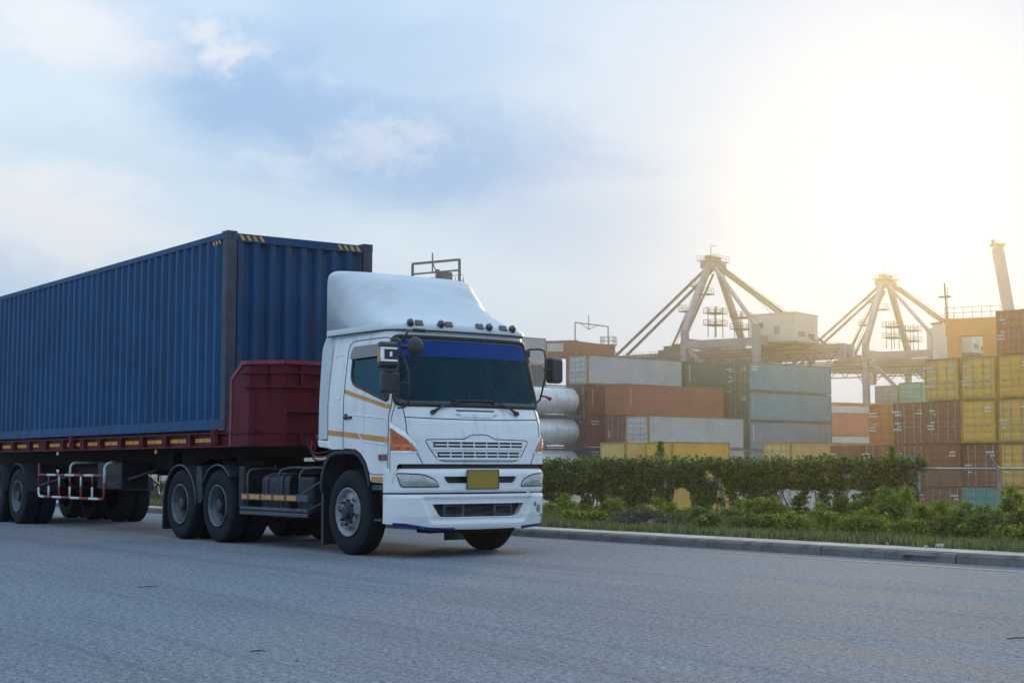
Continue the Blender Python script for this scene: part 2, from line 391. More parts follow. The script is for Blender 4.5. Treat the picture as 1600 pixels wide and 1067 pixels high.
def sheet(name, u0, u1, prof, m, kind='structure', nu=1):
    """a ground sheet in the road frame, prof = [(v, z)...]; object frame: x along the road"""
    mb = MB(); rows = []
    for i in range(nu + 1):
        u = u0 + (u1 - u0) * i / nu
        rows.append([(u, -v, z) for v, z in prof])
    mb.grid(rows); o = mb.build(name, m); o.location = TO; o.rotation_euler = (0, 0, TROT)
    for p in o.data.polygons:
        if p.normal.z < 0: p.flip()
    return tag(o, kind=kind)
sheet('road', -600, 600, [(KV - .02, 0), (400, 0)], M['asphalt'])
def soil():
    m = bpy.data.materials.new('verge_soil'); m.use_nodes = True; t = NT(m.node_tree); b = t.n['Principled BSDF']
    tc = t.node('ShaderNodeTexCoord').outputs['Object']
    a = t.noise(tc, .8, 6, .65); c = t.mix(t.ramp(a, .38, .62), (.055, .075, .025), (.12, .10, .065))
    c = t.mix(t.ramp(t.noise(tc, 14, 4, .7), .5, .7), c, (.07, .10, .03)); t.l.new(c, b.inputs['Base Color']); b.inputs['Roughness'].default_value = .95
    bn = t.node('ShaderNodeBump'); bn.inputs['Strength'].default_value = .8; bn.inputs['Distance'].default_value = .05
    t.l.new(t.noise(tc, 18, 5, .7), bn.inputs['Height']); t.l.new(bn.outputs[0], b.inputs['Normal']); return m
M['soil'] = soil()
PAV0, PAV1 = KV - .16, KV - .80
def verge_z(v): return lerp_tab([(-60, YZ), (-32, YZ), (-18, -.34), (-8, -.02), (PAV1, .105)], v)
sheet('verge', -200, 200, [(-34, YZ - .01), (-32, YZ + .01), (-25, -1.5), (-18, -.34), (-12, -.15), (-8, -.02), (PAV1 + .04, .105)], M['soil'])
sheet('yard_ground', -1500, 1500, [(-2500, YZ), (-31.5, YZ)], mat('yard_concrete', (.17, .165, .16), .9, var=.3, vscale=.05, dirt=(.08, .08, .08), dirt_amt=.5, dscale=.3))
# pale pavement strip behind the kerb
sheet('pavement', -60, 60, [(PAV1, .112), (PAV0 + .006, .118)], M['pavement'])
# worn white edge line on the road
def linepaint():
    m = bpy.data.materials.new('worn_line_paint'); m.use_nodes = True; t = NT(m.node_tree); b = t.n['Principled BSDF']
    tc = t.node('ShaderNodeTexCoord').outputs['Object']
    n = t.noise(tc, 9, 6, .75); n2 = t.noise(tc, .5, 3, .6)
    f = t.math('MULTIPLY', t.ramp(n, .46, .64), t.ramp(n2, .3, .7, .0, .35))
    t.l.new(t.mix(f, (.165, .19, .23), (.36, .39, .42)), b.inputs['Base Color']); b.inputs['Roughness'].default_value = .8; return m
sheet('road_edge_line', -60, 60, [(KV + .52, .004), (KV + .64, .004)], linepaint())

# kerb: one stone after another
kerb = empty('kerb', TO, TROT); tag(kerb, kind='structure')
km = MB(); LK = .985
km.prism([(0, -.05), (.015, .085), (.04, .115), (.15, .118), (.15, -.05)], 0, 0, LK)     # (y, z) profile, face towards the road at y=0
kme = km.mesh('kerb_stone')
dm = MB(); dm.prism([(0, -.05), (.015, .085), (.04, .115), (.15, .118), (.15, -.05)], 0, 0, .26)
dm.prism([(0, -.05), (.015, .085), (.04, .115), (.15, .118), (.15, -.05)], 0, .74, LK)
dm.prism([(0.003, .075), (.015, .085), (.04, .115), (.15, .118), (.15, .075)], 0, .26, .74)
dm.prism([(.10, -.05), (.10, .075), (.15, .075), (.15, -.05)], 0, .26, .74)
dme = dm.mesh('kerb_inlet_stone')
ui = -22
while ui < 14:
    o = link('kerb_stone', dme if ui == 8 else kme, M['concrete'], kerb)
    off = .35 * max(0, (1.5 - ui) / 8) ** 1.4 if ui < 1.5 else 0
    o.location = (ui + random.uniform(-.004, .004), -KV + min(off, .0) + random.uniform(-.006, .006), random.uniform(-.008, .004))
    o.rotation_euler = (random.uniform(-.01, .01), random.uniform(-.004, .004), random.uniform(-.004, .004))
    ui += 1

# ================================================================== loaded container on the trailer (local x forward, y left, z up)
def corr_line(L, pitch, depth, flat=.26, x0=0.0):
    """trapezoid corrugation along a wall of length L: list of (x, outward offset); outer face at 0"""
    n = max(1, round(L / pitch)); p = L / n; a = p * flat; s = (p - 2 * a) / 2; out = []
    for i in range(n):
        b = x0 + i * p
        out += [(b, 0), (b + a, 0), (b + a + s, -depth), (b + 2 * a + s, -depth)]
    out.append((x0 + L, 0)); return out
CZ0, CH, CW, CL = 1.592, 2.896, 2.438, 12.19
big = empty('shipping_container', TO + Vector((0, 0, CZ0)), TROT)
tag(big, 'long dark blue corrugated container loaded on the red trailer', 'container')
hw = CW / 2
for sgn in (-1, 1):
    mb = MB(); prof = corr_line(CL - .32, .278, .055, .27, -CL + .16)
    mb.grid([[(x, sgn * (hw - .006 + d), z) for x, d in prof] for z in (.17, CH - .105)]); mb.build('side_panel', M['cont_blue'], big)
mb = MB(); prof = corr_line(CW - .36, .25, .075, .34, -hw + .18)
mb.grid([[(-.016 + d, y, z) for y, d in prof] for z in (.15, CH - .15)]); mb.build('front_panel', M['cont_blue_front'], big)
mb = MB(); mb.bx(-CL + .02, -CL + .05, -hw + .1, hw - .1, .1, CH - .1); mb.build('rear_panel', M['cont_blue'], big)
mb = MB(); prof = corr_line(CL - .3, .3, .02, .25, -CL + .15)
mb.grid([[(x, y, CH - .03 + d) for x, d in prof] for y in (-hw + .05, hw - .05)]); mb.build('roof', M['cont_blue'], big)
for sgn in (-1, 1):
    mb = MB(); mb.bx(-CL + .17, -.17, sgn * hw - sgn * .002, sgn * (hw - .062), CH - .105, CH - .018); mb.build('top_rail', M['cont_blue'], big, bevel=.006)
    mb = MB(); mb.bx(-CL + .17, -.17, sgn * hw - sgn * .010, sgn * (hw - .06), .02, .172); mb.build('bottom_rail', M['cont_blue'], big, bevel=.006)
    for xe in (-.001, -CL + .16):
        mb = MB()
        mb.prism([(xe, sgn * hw), (xe - .158, sgn * hw), (xe - .158, sgn * (hw - .035)), (xe - .05, sgn * (hw - .06)), (xe - .05, sgn * (hw - .16)), (xe, sgn * (hw - .16))], 2, .118, CH - .118)
        mb.build('corner_post', M['cont_post'], big, bevel=.008)
        for zc in (0, CH - .118):
            mb = MB(); x0, x1 = (xe + .004, xe - .178) if xe > -1 else (xe - .164, xe + .014)
            mb.bx(x0, x1, sgn * (hw + .004), sgn * (hw - .162), zc, zc + .118)
            cc = mb.build('corner_casting', M['cont_post'], big, bevel=.006)
            mb = MB()
            n = 10; ys = sgn * (hw + .0055); xm = (x0 + x1) / 2
            mb.add([(xm + .04 * math.cos(2 * math.pi * k / n), ys, zc + .06 + .03 * math.sin(2 * math.pi * k / n)) for k in range(n)], [tuple(range(n))])
            mb.build('casting_hole', M['black'], cc); mb = MB()
            if xe > -1:
                ym = sgn * (hw - .08); mb.add([(x0 + .0015, ym + .026 * math.cos(2 * math.pi * k / n), zc + .06 + .038 * math.sin(2 * math.pi * k / n)) for k in range(n)], [tuple(range(n))])
            if mb.v: mb.build('casting_hole', M['black'], cc)
mb = MB(); mb.bx(-CL + .1, -.1, -hw + .065, hw - .065, .0, .06); mb.build('floor', M['chassis'], big)
for z0, z1 in ((CH - .15, CH - .03), (.02, .15)):
    mb = MB(); mb.bx(-.06, -.004, -hw + .165, hw - .165, z0, z1); mb.build('end_rail', M['cont_blue_front'], big, bevel=.006)
def hazard(origin, ax, n, m, z0, z1, wd, parent):
    for i in range(n):
        mb = MB(); b = i * wd * 2
        mb.add([origin(b + (z1 - z0) * .5, z1), origin(b + wd + (z1 - z0) * .5, z1), origin(b + wd + .06, z0), origin(b + .06 + .0, z0)] if ax > 0 else
               [origin(b, z1), origin(b + wd, z1), origin(b + wd + .05, z0), origin(b + .05, z0)], [(0, 1, 2, 3)])
        mb.build('hazard_stripe', m, parent)
for y0 in (-hw + .19, hw - .62):
    hazard(lambda a, z, y0=y0: (-.002, y0 + a, z), -1, 4, M['yellow'], CH - .125, CH - .05, .052, big)
hazard(lambda a, z: (-.50 + a, -hw - .0005 + (.0), z), -1, 3, M['yellow'], CH - .175, CH - .115, .05, big)

# ================================================================== wheels
def tyre_prof(R, wd, rr):
    h = wd / 2
    p = [(-h * .78, rr), (-h * .93, rr + .03), (-h, rr + .11), (-h * .99, R - .10), (-h * .93, R - .035), (-h * .80, R - .008)]
    n = 5; gw = .011
    xs = np.linspace(-h * .74, h * .74, n + 1)
    for i in range(n):
        a, b = xs[i], xs[i + 1]
        p += [(a + gw / 2, R - .014), (a + gw / 2, R), (b - gw / 2, R), (b - gw / 2, R - .014)]
    return p + [(h * .80, R - .008), (h * .93, R - .035), (h * .99, R - .10), (h, rr + .11), (h * .93, rr + .03), (h * .78, rr)]
TR, TW, RR = .522, .275, .292
tyre_me = MB().lathe_y(tyre_prof(TR, TW, RR), 64).mesh('tyre', smooth=True)
def steer_rim():
    mb = MB(); o = -TW / 2     # outer side at -y
    mb.lathe_y([(.10, RR + .002), (o + .03, RR - .012), (o - .004, RR + .012), (o - .006, RR - .006), (o + .035, RR - .022), (o + .05, RR - .05), (o + .02, RR - .085),
                (o + .005, .165), (o + .005, .125)], 48)
    return mb.mesh('rim', smooth=True)
def dual_rim():
    mb = MB(); o = -TW / 2
    mb.lathe_y([(.12, RR + .002), (o + .03, RR - .01), (o - .004, RR + .012), (o - .006, RR - .008), (o + .03, RR - .022), (o + .07, RR - .028), (o + .085, RR - .05), (o + .21, RR - .058)], 48)
    return mb.mesh('rim', smooth=True)
def dual_disc():
    mb = MB(); o = -TW / 2; mb.lathe_y([(o + .205, RR - .056), (o + .225, RR - .085), (o + .20, .17), (o + .185, .15), (o + .185, .08)], 40); return mb.mesh('wheel_disc', smooth=True)
disc_d = None
def hub_mesh(steer):
    mb = MB(); o = -TW / 2
    if steer:
        mb.lathe_y([(o + .03, .128), (o - .005, .126), (o - .012, .085), (o - .05, .075), (o - .062, .055), (o - .064, .001)], 32)
        ys = o - .014; rn = .148
    else:
        mb.lathe_y([(o + .2, .12), (o + .15, .118), (o + .10, .10), (o + .02, .092), (o + .01, .07), (o + .008, .001)], 32)
        ys = o + .172; rn = .155
    for k in range(8):
        a = 2 * math.pi * (k + .3) / 8; c = Vector((rn * math.cos(a), ys + (.018 if steer else 0), rn * math.sin(a)))
        mb.cyl(c, c + Vector((0, -.045, 0)), .019, .016, 6)
    return mb.mesh('hub', smooth=False)
def holes_mesh(steer):
    mb = MB(); o = -TW / 2; n = 14
    for k in range(6):
        a = 2 * math.pi * (k + .15) / 6; rc = .205; c = Vector((rc * math.cos(a), (o + .006) if steer else (o + .20), rc * math.sin(a)))
        e1 = Vector((math.cos(a), 0, math.sin(a))); e2 = Vector((-math.sin(a), 0, math.cos(a)))
        mb.add([c + e1 * .024 * math.cos(2 * math.pi * j / n) + e2 * .034 * math.sin(2 * math.pi * j / n) + Vector((0, -.012, 0)) for j in range(n)], [tuple(range(n))])
    return mb.mesh('hand_hole')
disc_d = dual_disc()
rim_s, rim_d, hub_s, hub_d, hol_s, hol_d = steer_rim(), dual_rim(), hub_mesh(True), hub_mesh(False), holes_mesh(True), holes_mesh(False)
def wheel(parent, x, y, kind='dual', spin=0.0, z=TR):
    side = -1 if y < 0 else 1
    def one(yy, full=True):
        e = empty('wheel', (x, yy, z), 0, parent); e.rotation_euler = (0, spin, 0 if side < 0 else math.pi)
        link('tyre', tyre_me, M['rubber'], e)
        if full:
            link('rim', rim_s if kind == 'steer' else rim_d, M['rim'] if kind == 'steer' else M['rim_dark'], e); link('hub', hub_s if kind == 'steer' else hub_d, M['hub'], e)
            if kind != 'steer': link('wheel_disc', disc_d, M['hub'], e)
            link('hand_hole', hol_s if kind == 'steer' else hol_d, M['black'], e)
    one(y)
    if kind == 'dual': one(y - side * .325, False)

# ================================================================== semi-trailer
tl = empty('semi_trailer', TO, TROT); tag(tl, 'dark red flatbed semi trailer under the long blue container', 'trailer')
UR = -13.2; rv = 1.225
for sgn in (-1, 1):
    mb = MB(); mb.bx(UR, .21, sgn * (rv - .055), sgn * (rv - .07), 1.375, 1.565); mb.bx(UR, .21, sgn * (rv - .07), sgn * (rv + .005), 1.36, 1.38); mb.bx(UR, .21, sgn * (rv - .07), sgn * (rv - .0), 1.552, 1.57)
    mb.build('side_rail', M['red'], tl)
    for x in np.arange(-12.9, .1, .9):
        mb = MB(); xx = float(x) + (.11 if abs(x + 5.7) < .1 else 0)
        for k in (-.055, .055): mb.bx(xx + k - .012, xx + k + .012, sgn * (rv - .057), sgn * (rv + .012), 1.381, 1.5515)
        mb.bx(xx - .043, xx + .043, sgn * (rv - .02), sgn * (rv + .004), 1.3815, 1.551)
        mb.build('stake_pocket', M['red'], tl)
        if sgn < 0 and x < -.6:
            for a, b in ((.13, .42), (.44, .76)):
                if random.random() < .12: continue
                mb = MB(); mb.bx(xx + a, xx + b, -rv + .0545, -rv + .0485, 1.437, 1.492); mb.build('reflector', M['yellow'], tl)
    mb = MB(); mb.bx(.07, .155, sgn * (rv - .0545), sgn * (rv - .0485), 1.437, 1.50); mb.build('reflector', M['yellow'], tl)
    for x in (-.30, -6.1, -11.9):
        mb = MB(); mb.bx(x - .055, x + .055, sgn * (rv - .05), sgn * (rv + .03), 1.40, 1.62); mb.bx(x - .10, x - .065, sgn * (rv - .03), sgn * (rv + .02), 1.385, 1.60); mb.bx(x + .065, x + .10, sgn * (rv - .03), sgn * (rv + .02), 1.385, 1.60)
        mb.build('twist_lock', M['red'], tl, bevel=.006)
mb = MB()
for x in np.arange(-12.8, .3, .55): mb.bx(float(x) - .04, float(x) + .04, -rv + .08, rv - .08, 1.40, 1.50)
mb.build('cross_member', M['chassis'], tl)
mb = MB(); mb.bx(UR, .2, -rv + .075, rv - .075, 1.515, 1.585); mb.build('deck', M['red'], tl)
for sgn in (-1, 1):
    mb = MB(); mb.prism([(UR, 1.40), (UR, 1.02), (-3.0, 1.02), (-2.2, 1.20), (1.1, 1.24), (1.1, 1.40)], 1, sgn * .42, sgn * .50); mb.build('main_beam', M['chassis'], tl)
# headboard: a box with cut front corners and a chamfered top rear edge
def hb_ring(z, ins=0.0):
    return [(.20, rv - ins), (.78, rv - ins), (1.16 - ins, .88), (1.16 - ins, -.88), (.78, -rv + ins), (.20, -rv + ins)]
HT = 2.55
mb = MB()
zb = 1.362
# side plates (follow the chamfer), corner plates, front plate
for sgn in (-1, 1):
    mb.prism([(.20, zb), (.78, zb), (.78, HT - .03), (.56, HT - .03), (.20, 2.32)], 1, sgn * rv, sgn * (rv - .02))
    mb.add([(.78, sgn * rv, zb), (1.16, sgn * .88, zb), (1.16, sgn * .88, HT - .03), (.78, sgn * rv, HT - .03)], [(0, 1, 2, 3)])
mb.bx(1.135, 1.158, -.88, .88, zb, HT - .03)
mb.bx(.22, .9, -rv + .03, rv - .03, 1.57, 1.59)
hb = mb.build('headboard', M['red'], tl)
def hb_band(name, z0, z1, out, m, x0=.56):
    b = MB(); o = out
    for sgn in (-1, 1):
        b.bx(x0, .78 + .2 * o, sgn * (rv + .002), sgn * (rv + o), z0, z1)
        d = Vector((.38, -sgn * (rv - .88), 0)).normalized(); nrm = Vector((-d.y * -sgn, d.x * 1.0 * 0, 0))
        p0 = Vector((.78, sgn * (rv + o / 2), (z0 + z1) / 2)); p1 = Vector((1.16 + o / 2, sgn * .88, (z0 + z1) / 2)); b.bar(p0, p1, o, z1 - z0)
    b.bx(1.16, 1.16 + o, -.88, .88, z0 + .0005, z1 - .0005)
    return b.build(name, m, tl)
hb_band('top_rail', HT - .05, HT + .004, .045, M['red_light'])
hb_band('rib', 2.372, 2.40, .055, M['red'], .60)
hb_band('rib', 2.175, 2.203, .055, M['red'], .64)
hb_band('base_rib', 1.55, 1.575, .02, M['red'], .20)
hb_band('base_rib', 1.362, 1.39, .03, M['red'], .20)
for sgn in (-1, 1):
    mb = MB(); e = [(.20, zb), (.20, 2.32), (.56, HT), ]
    mb.bx(.185, .255, sgn * (rv + .012), sgn * (rv - .05), zb, 2.33); mb.bar((.21, sgn * (rv - .019), 2.31), (.57, sgn * (rv - .019), HT - .025), .062, .07); mb.build('edge_post', M['red_light'], tl, bevel=.006)
    mb = MB(); mb.prism([(.02, 1.57), (.19, 1.57), (.19, 1.86), (.15, 1.86)], 1, sgn * (rv - .01), sgn * (rv - .04)); mb.build('gusset', M['red'], tl)
for y in (.885, -.885):
    mb = MB(); mb.bx(1.165, 1.215, y - .03, y + .03, 1.365, 1.86); mb.build('rib_post', M['red'], tl, bevel=.005)
for y in (-.62, -.2, .2, .62):
    mb = MB(); mb.bx(1.166, 1.2, y - .025, y + .025, 2.205, HT - .055); mb.build('rib_post', M['red'], tl, bevel=.004)
    mb = MB(); mb.bx(1.166, 1.195, y - .02, y + .02, 1.392, 1.548); mb.build('rib_post', M['red'], tl, bevel=.004)
for y in (-1.05, 1.05):
    mb = MB(); b = Vector((.97, y, 2.3)); mb.box((.985, y * 1.012, 2.37), (.04, .04, .32)); mb.build('rib_post', M['red'], tl)
mb = MB(); mb.bx(1.166, 1.235, -.85, .85, 1.83, 1.87); mb.build('ledge', M['red'], tl, bevel=.006)
# running gear of the trailer
for i, xa in enumerate((-8.93, -10.23, -11.53)):
    for sgn in (-1, 1): wheel(tl, xa, sgn * 1.10, 'dual', i * .7 + sgn)
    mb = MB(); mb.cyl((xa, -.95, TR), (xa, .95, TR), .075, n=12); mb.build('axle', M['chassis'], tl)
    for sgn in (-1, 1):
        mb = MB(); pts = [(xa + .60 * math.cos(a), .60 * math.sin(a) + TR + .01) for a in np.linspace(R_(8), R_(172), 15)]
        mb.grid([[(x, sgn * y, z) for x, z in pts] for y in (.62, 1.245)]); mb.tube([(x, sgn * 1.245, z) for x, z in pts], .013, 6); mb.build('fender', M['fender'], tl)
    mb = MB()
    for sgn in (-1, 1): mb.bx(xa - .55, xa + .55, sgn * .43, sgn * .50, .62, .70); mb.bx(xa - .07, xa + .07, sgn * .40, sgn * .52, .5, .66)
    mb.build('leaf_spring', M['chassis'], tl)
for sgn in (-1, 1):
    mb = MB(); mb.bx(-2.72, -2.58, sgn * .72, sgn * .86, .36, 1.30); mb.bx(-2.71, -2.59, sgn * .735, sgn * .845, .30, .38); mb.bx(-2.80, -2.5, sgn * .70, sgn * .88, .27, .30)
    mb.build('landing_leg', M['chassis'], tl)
mb = MB(); mb.bx(-5.5, -4.4, -.98, -.5, .70, 1.16); mb.build('toolbox', M['tank_dark'], tl, bevel=.02)
mb = MB(); mb.cyl((-6.9, -.68, .98), (-5.5, -.68, .98), .16, n=18); mb.build('air_tank', M['chassis'], tl, auto=40)
mb = MB(); mb.bx(-7.9, -3.1, -.3, .3, .95, 1.35); mb.build('chassis_frame', M['chassis'], tl)
# red and white side guard, banded paint on bent tube
def banded(path, r, parent, period=.36, start=0):
    """tube along a polyline cut into alternating red and white bands"""
    P = [Vector(p) for p in path]; seg = [(P[i + 1] - P[i]).length for i in range(len(P) - 1)]; tot = sum(seg); cum = [0]
    for q in seg: cum.append(cum[-1] + q)
    def pt(d):
        for i in range(len(seg)):
            if d <= cum[i + 1] + 1e-9: return P[i] + (P[i + 1] - P[i]) * ((d - cum[i]) / seg[i])
        return P[-1]
    n = max(1, round(tot / period))
    for k in range(n):
        a, b = tot * k / n, tot * (k + 1) / n
        pts = [pt(a)] + [P[i] for i in range(len(P)) if a + 1e-4 < cum[i] < b - 1e-4] + [pt(b)]
        MB().tube(pts, r, 8).build('guard_band', M['paint_red'] if (k + start) % 2 == 0 else M['paint_white'], parent, smooth=True)
for sgn in (-1, 1):
    sg = empty('side_guard', (0, 0, 0), 0, tl)
    yg = sgn * 1.17; x0, x1, zt, zl = -7.92, -4.68, .93, .535
    rc = .10; c4 = [(1 - math.cos(a), 1 - math.sin(a)) for a in np.linspace(0, math.pi / 2, 5)]
    low = [(x0, yg, zt + .22)] + [(x0 + rc * p, yg, zl + rc * q) for p, q in c4] + [(x1 - rc * p, yg, zl + rc * q) for p, q in c4[::-1]] + [(x1, yg, zt + .1)] + \
          [(x1, yg - sgn * .0 - sgn * .12 * p, zt + .10 + .12 * (1 - q)) for p, q in c4[::1]] + [(x1, yg - sgn * .6, zt + .22)]
    banded(low, .022, sg, .44); banded([(x0, yg, zt), (x1, yg, zt)], .022, sg, .47, 0)
    for i in range(1, 6):
        x = x0 + (x1 - x0) * i / 6; banded([(x, yg, zt), (x, yg, zl)], .02, sg, .2, i + 1)
    xm = (x0 + x1) / 2
    MB().tube([(xm, yg, zt), (xm, yg, zt + .12)] + [(xm + 0 * p, yg - sgn * .1 * p, zt + .12 + .1 * (1 - q)) for p, q in c4] + [(xm, yg - sgn * .6, zt + .22)], .02, 8).build('guard_hoop', M['paint_white'], sg, smooth=True)
    for x in (x0 + .05, x1 - .05):
        MB().tube([(x, yg, zl + .2), (x + .75, sgn * .45, 1.05)], .018, 8).build('guard_strut', M['grey_metal'], sg)
for x in (-6.85, -2.45): MB().cyl((x, -1.19, 1.315), (x, -1.215, 1.315), .035, n=12).build('side_marker', M['lens_clear'] if x < -5 else M['orange'], tl)

# ================================================================== tractor truck
V0 = .09
tk = empty('tractor_truck', T(0, V0), TROT); tag(tk, 'white cab-over tractor truck with orange stripes and blue sun strip', 'truck')
UF = [(.2, 4.76), (.9, 4.77), (1.1, 4.765), (1.45, 4.745), (1.62, 4.715), (1.74, 4.665), (1.80, 4.635), (2.69, 4.44), (2.74, 4.425)]
def uf(z): return lerp_tab(UF, z)
def bw(z): return 1.12 if z < 1.85 else 1.12 - .10 * ((z - 1.85) / .87) ** 1.3
def dlt(t): return .10 * t * t + .14 * t ** 16
TT = np.linspace(0, 1, 801); DD = np.array([dlt(t) for t in TT])
UREAR = 2.98; UTOP = 2.735
def front(wr, z, off=0.0):
    """point on the cab front; wr = lateral position towards the truck's right"""
    b = bw(z); t = min(1, abs(wr) / b); s = 1 if wr >= 0 else -1
    p = Vector((uf(z) - dlt(t), -wr, z))
    if off:
        g = (.20 * t + 2.24 * t ** 15) / b; n = Vector((1, -s * g, .12)).normalized(); p += n * off
    return p
def side(u, z, off=0.0, s=1):
    """point on the cab side (s=1 right side) at forward position u, following the rounded corner"""
    d = uf(z) - u; b = bw(z)
    if d >= DD[-1]: return Vector((u, -s * (b + off), z))
    t = float(np.interp(d, DD, TT)); return front(s * t * b, z, off)
def zbot(u): return lerp_tab([(2.9, 1.335), (3.0, 1.31), (3.1, 1.30), (3.68, 1.30), (3.82, 1.24), (3.93, 1.14), (4.0, 1.02), (4.04, .90), (4.3, .89), (4.52, .89), (4.56, 1.10), (5, 1.115)], u)
def in_poly(p, poly):
    x, y = p; c = False; n = len(poly)
    for i in range(n):
        x1, y1 = poly[i]; x2, y2 = poly[i - 1]
        if (y1 > y) != (y2 > y) and x < (x2 - x1) * (y - y1) / (y2 - y1) + x1: c = not c
    return c
def rounded(poly, r, n=5):
    """2D polygon with rounded corners"""
    out = []; N = len(poly)
    for i in range(N):
        p0, p1, p2 = Vector(poly[i - 1]), Vector(poly[i]), Vector(poly[(i + 1) % N])
        rr = r[i] if isinstance(r, (list, tuple)) else r
        a, b = (p0 - p1), (p2 - p1); k = min(rr, a.length * .45, b.length * .45); A = p1 + a.normalized() * k; B = p1 + b.normalized() * k
        for j in range(n + 1):
            t = j / n; q = A * (1 - t) ** 2 + p1 * 2 * t * (1 - t) + B * t * t; out.append((q.x, q.y))
    return out
def dense(poly, step=.03, closed=True):
    out = []; N = len(poly)
    for i in range(N if closed else N - 1):
        a, b = Vector(poly[i]), Vector(poly[(i + 1) % N]); n = max(1, int((b - a).length / step))
        for j in range(n): q = a + (b - a) * (j / n); out.append(tuple(q))
    if not closed: out.append(tuple(poly[-1]))
    return out
WIN = rounded([(3.515, 2.53), (3.525, 2.12), (4.40, 1.87), (4.385, 2.25), (4.30, 2.53)], [.07, .14, .03, .1, .08])
DOOR = rounded([(3.375, 2.645), (3.375, 1.31), (3.70, 1.29), (4.02, .99), (4.44, .99), (4.455, 1.85), (4.36, 2.645)], [.15, .02, .1, .1, .03, .05, .15])
WS = rounded([(-1.055, 1.825), (1.055, 1.825), (.985, 2.655), (-.985, 2.655)], [.07, .07, .08, .08])    # (wr, z)
WSG = rounded([(-1.0, 1.87), (1.0, 1.87), (.935, 2.612), (-.935, 2.612)], [.06, .06, .06, .06])

# shell as a fine lofted grid, sorted face by face into cab, doors and glass
zs_hi = list(np.arange(1.40, UTOP + .001, .0267)); nlo = 14
qs = np.linspace(0, 1, 46); aa = np.linspace(0, 1, 34)[1:]
def column(kind, s, q):
    def P(z):
        if kind == 's':
            ue = uf(z) - DD[-1]; u = UREAR + (ue - UREAR) * q; return Vector((u, -s * bw(z), z))
        t = 1 - (q ** 2.0); return front(s * t * bw(z), z)
    u_ref = P(1.3).x; t_ref = abs(P(1.3).y) / 1.12
    zb_ = zbot(u_ref) if t_ref > .985 else lerp_tab([(.0, 1.115), (.965, 1.115), (.985, .89)], t_ref)
    return [P(zb_ + (1.40 - zb_) * i / nlo) for i in range(nlo)] + [P(float(z)) for z in zs_hi]
cols = [column('s', 1, q) for q in qs] + [column('f', 1, a) for a in aa] + [column('f', -1, a) for a in aa[::-1][1:]] + [column('s', -1, q) for q in qs[::-1]]
# roof: rows shrinking inwards
groups = {k: MB() for k in ('cab', 'door_r', 'door_l', 'ws', 'win_r', 'win_l')}
nr = len(cols[0])
allv = [p for c in cols for p in c]
for k in groups: groups[k].v = [tuple(p) for p in allv]
for i in range(len(cols) - 1):
    for j in range(nr - 1):
        f = (i * nr + j, (i + 1) * nr + j, (i + 1) * nr + j + 1, i * nr + j + 1)
        c = (allv[f[0]] + allv[f[1]] + allv[f[2]] + allv[f[3]]) / 4; k = 'cab'
        if in_poly((-c.y, c.z), WS) and c.x > uf(c.z) - .20: k = 'ws'
        else:
            sd = 'r' if c.y < 0 else 'l'
            if abs(c.y) > .9 * bw(c.z):
                if in_poly((c.x, c.z), WIN): k = 'win_' + sd
                elif in_poly((c.x, c.z), DOOR): k = 'door_' + sd
        groups[k].f.append(f)
def prune(mb):
    used = sorted({i for f in mb.f for i in f}); mp = {a: b for b, a in enumerate(used)}
    mb.v = [mb.v[i] for i in used]; mb.f = [tuple(mp[i] for i in f) for f in mb.f]; return mb
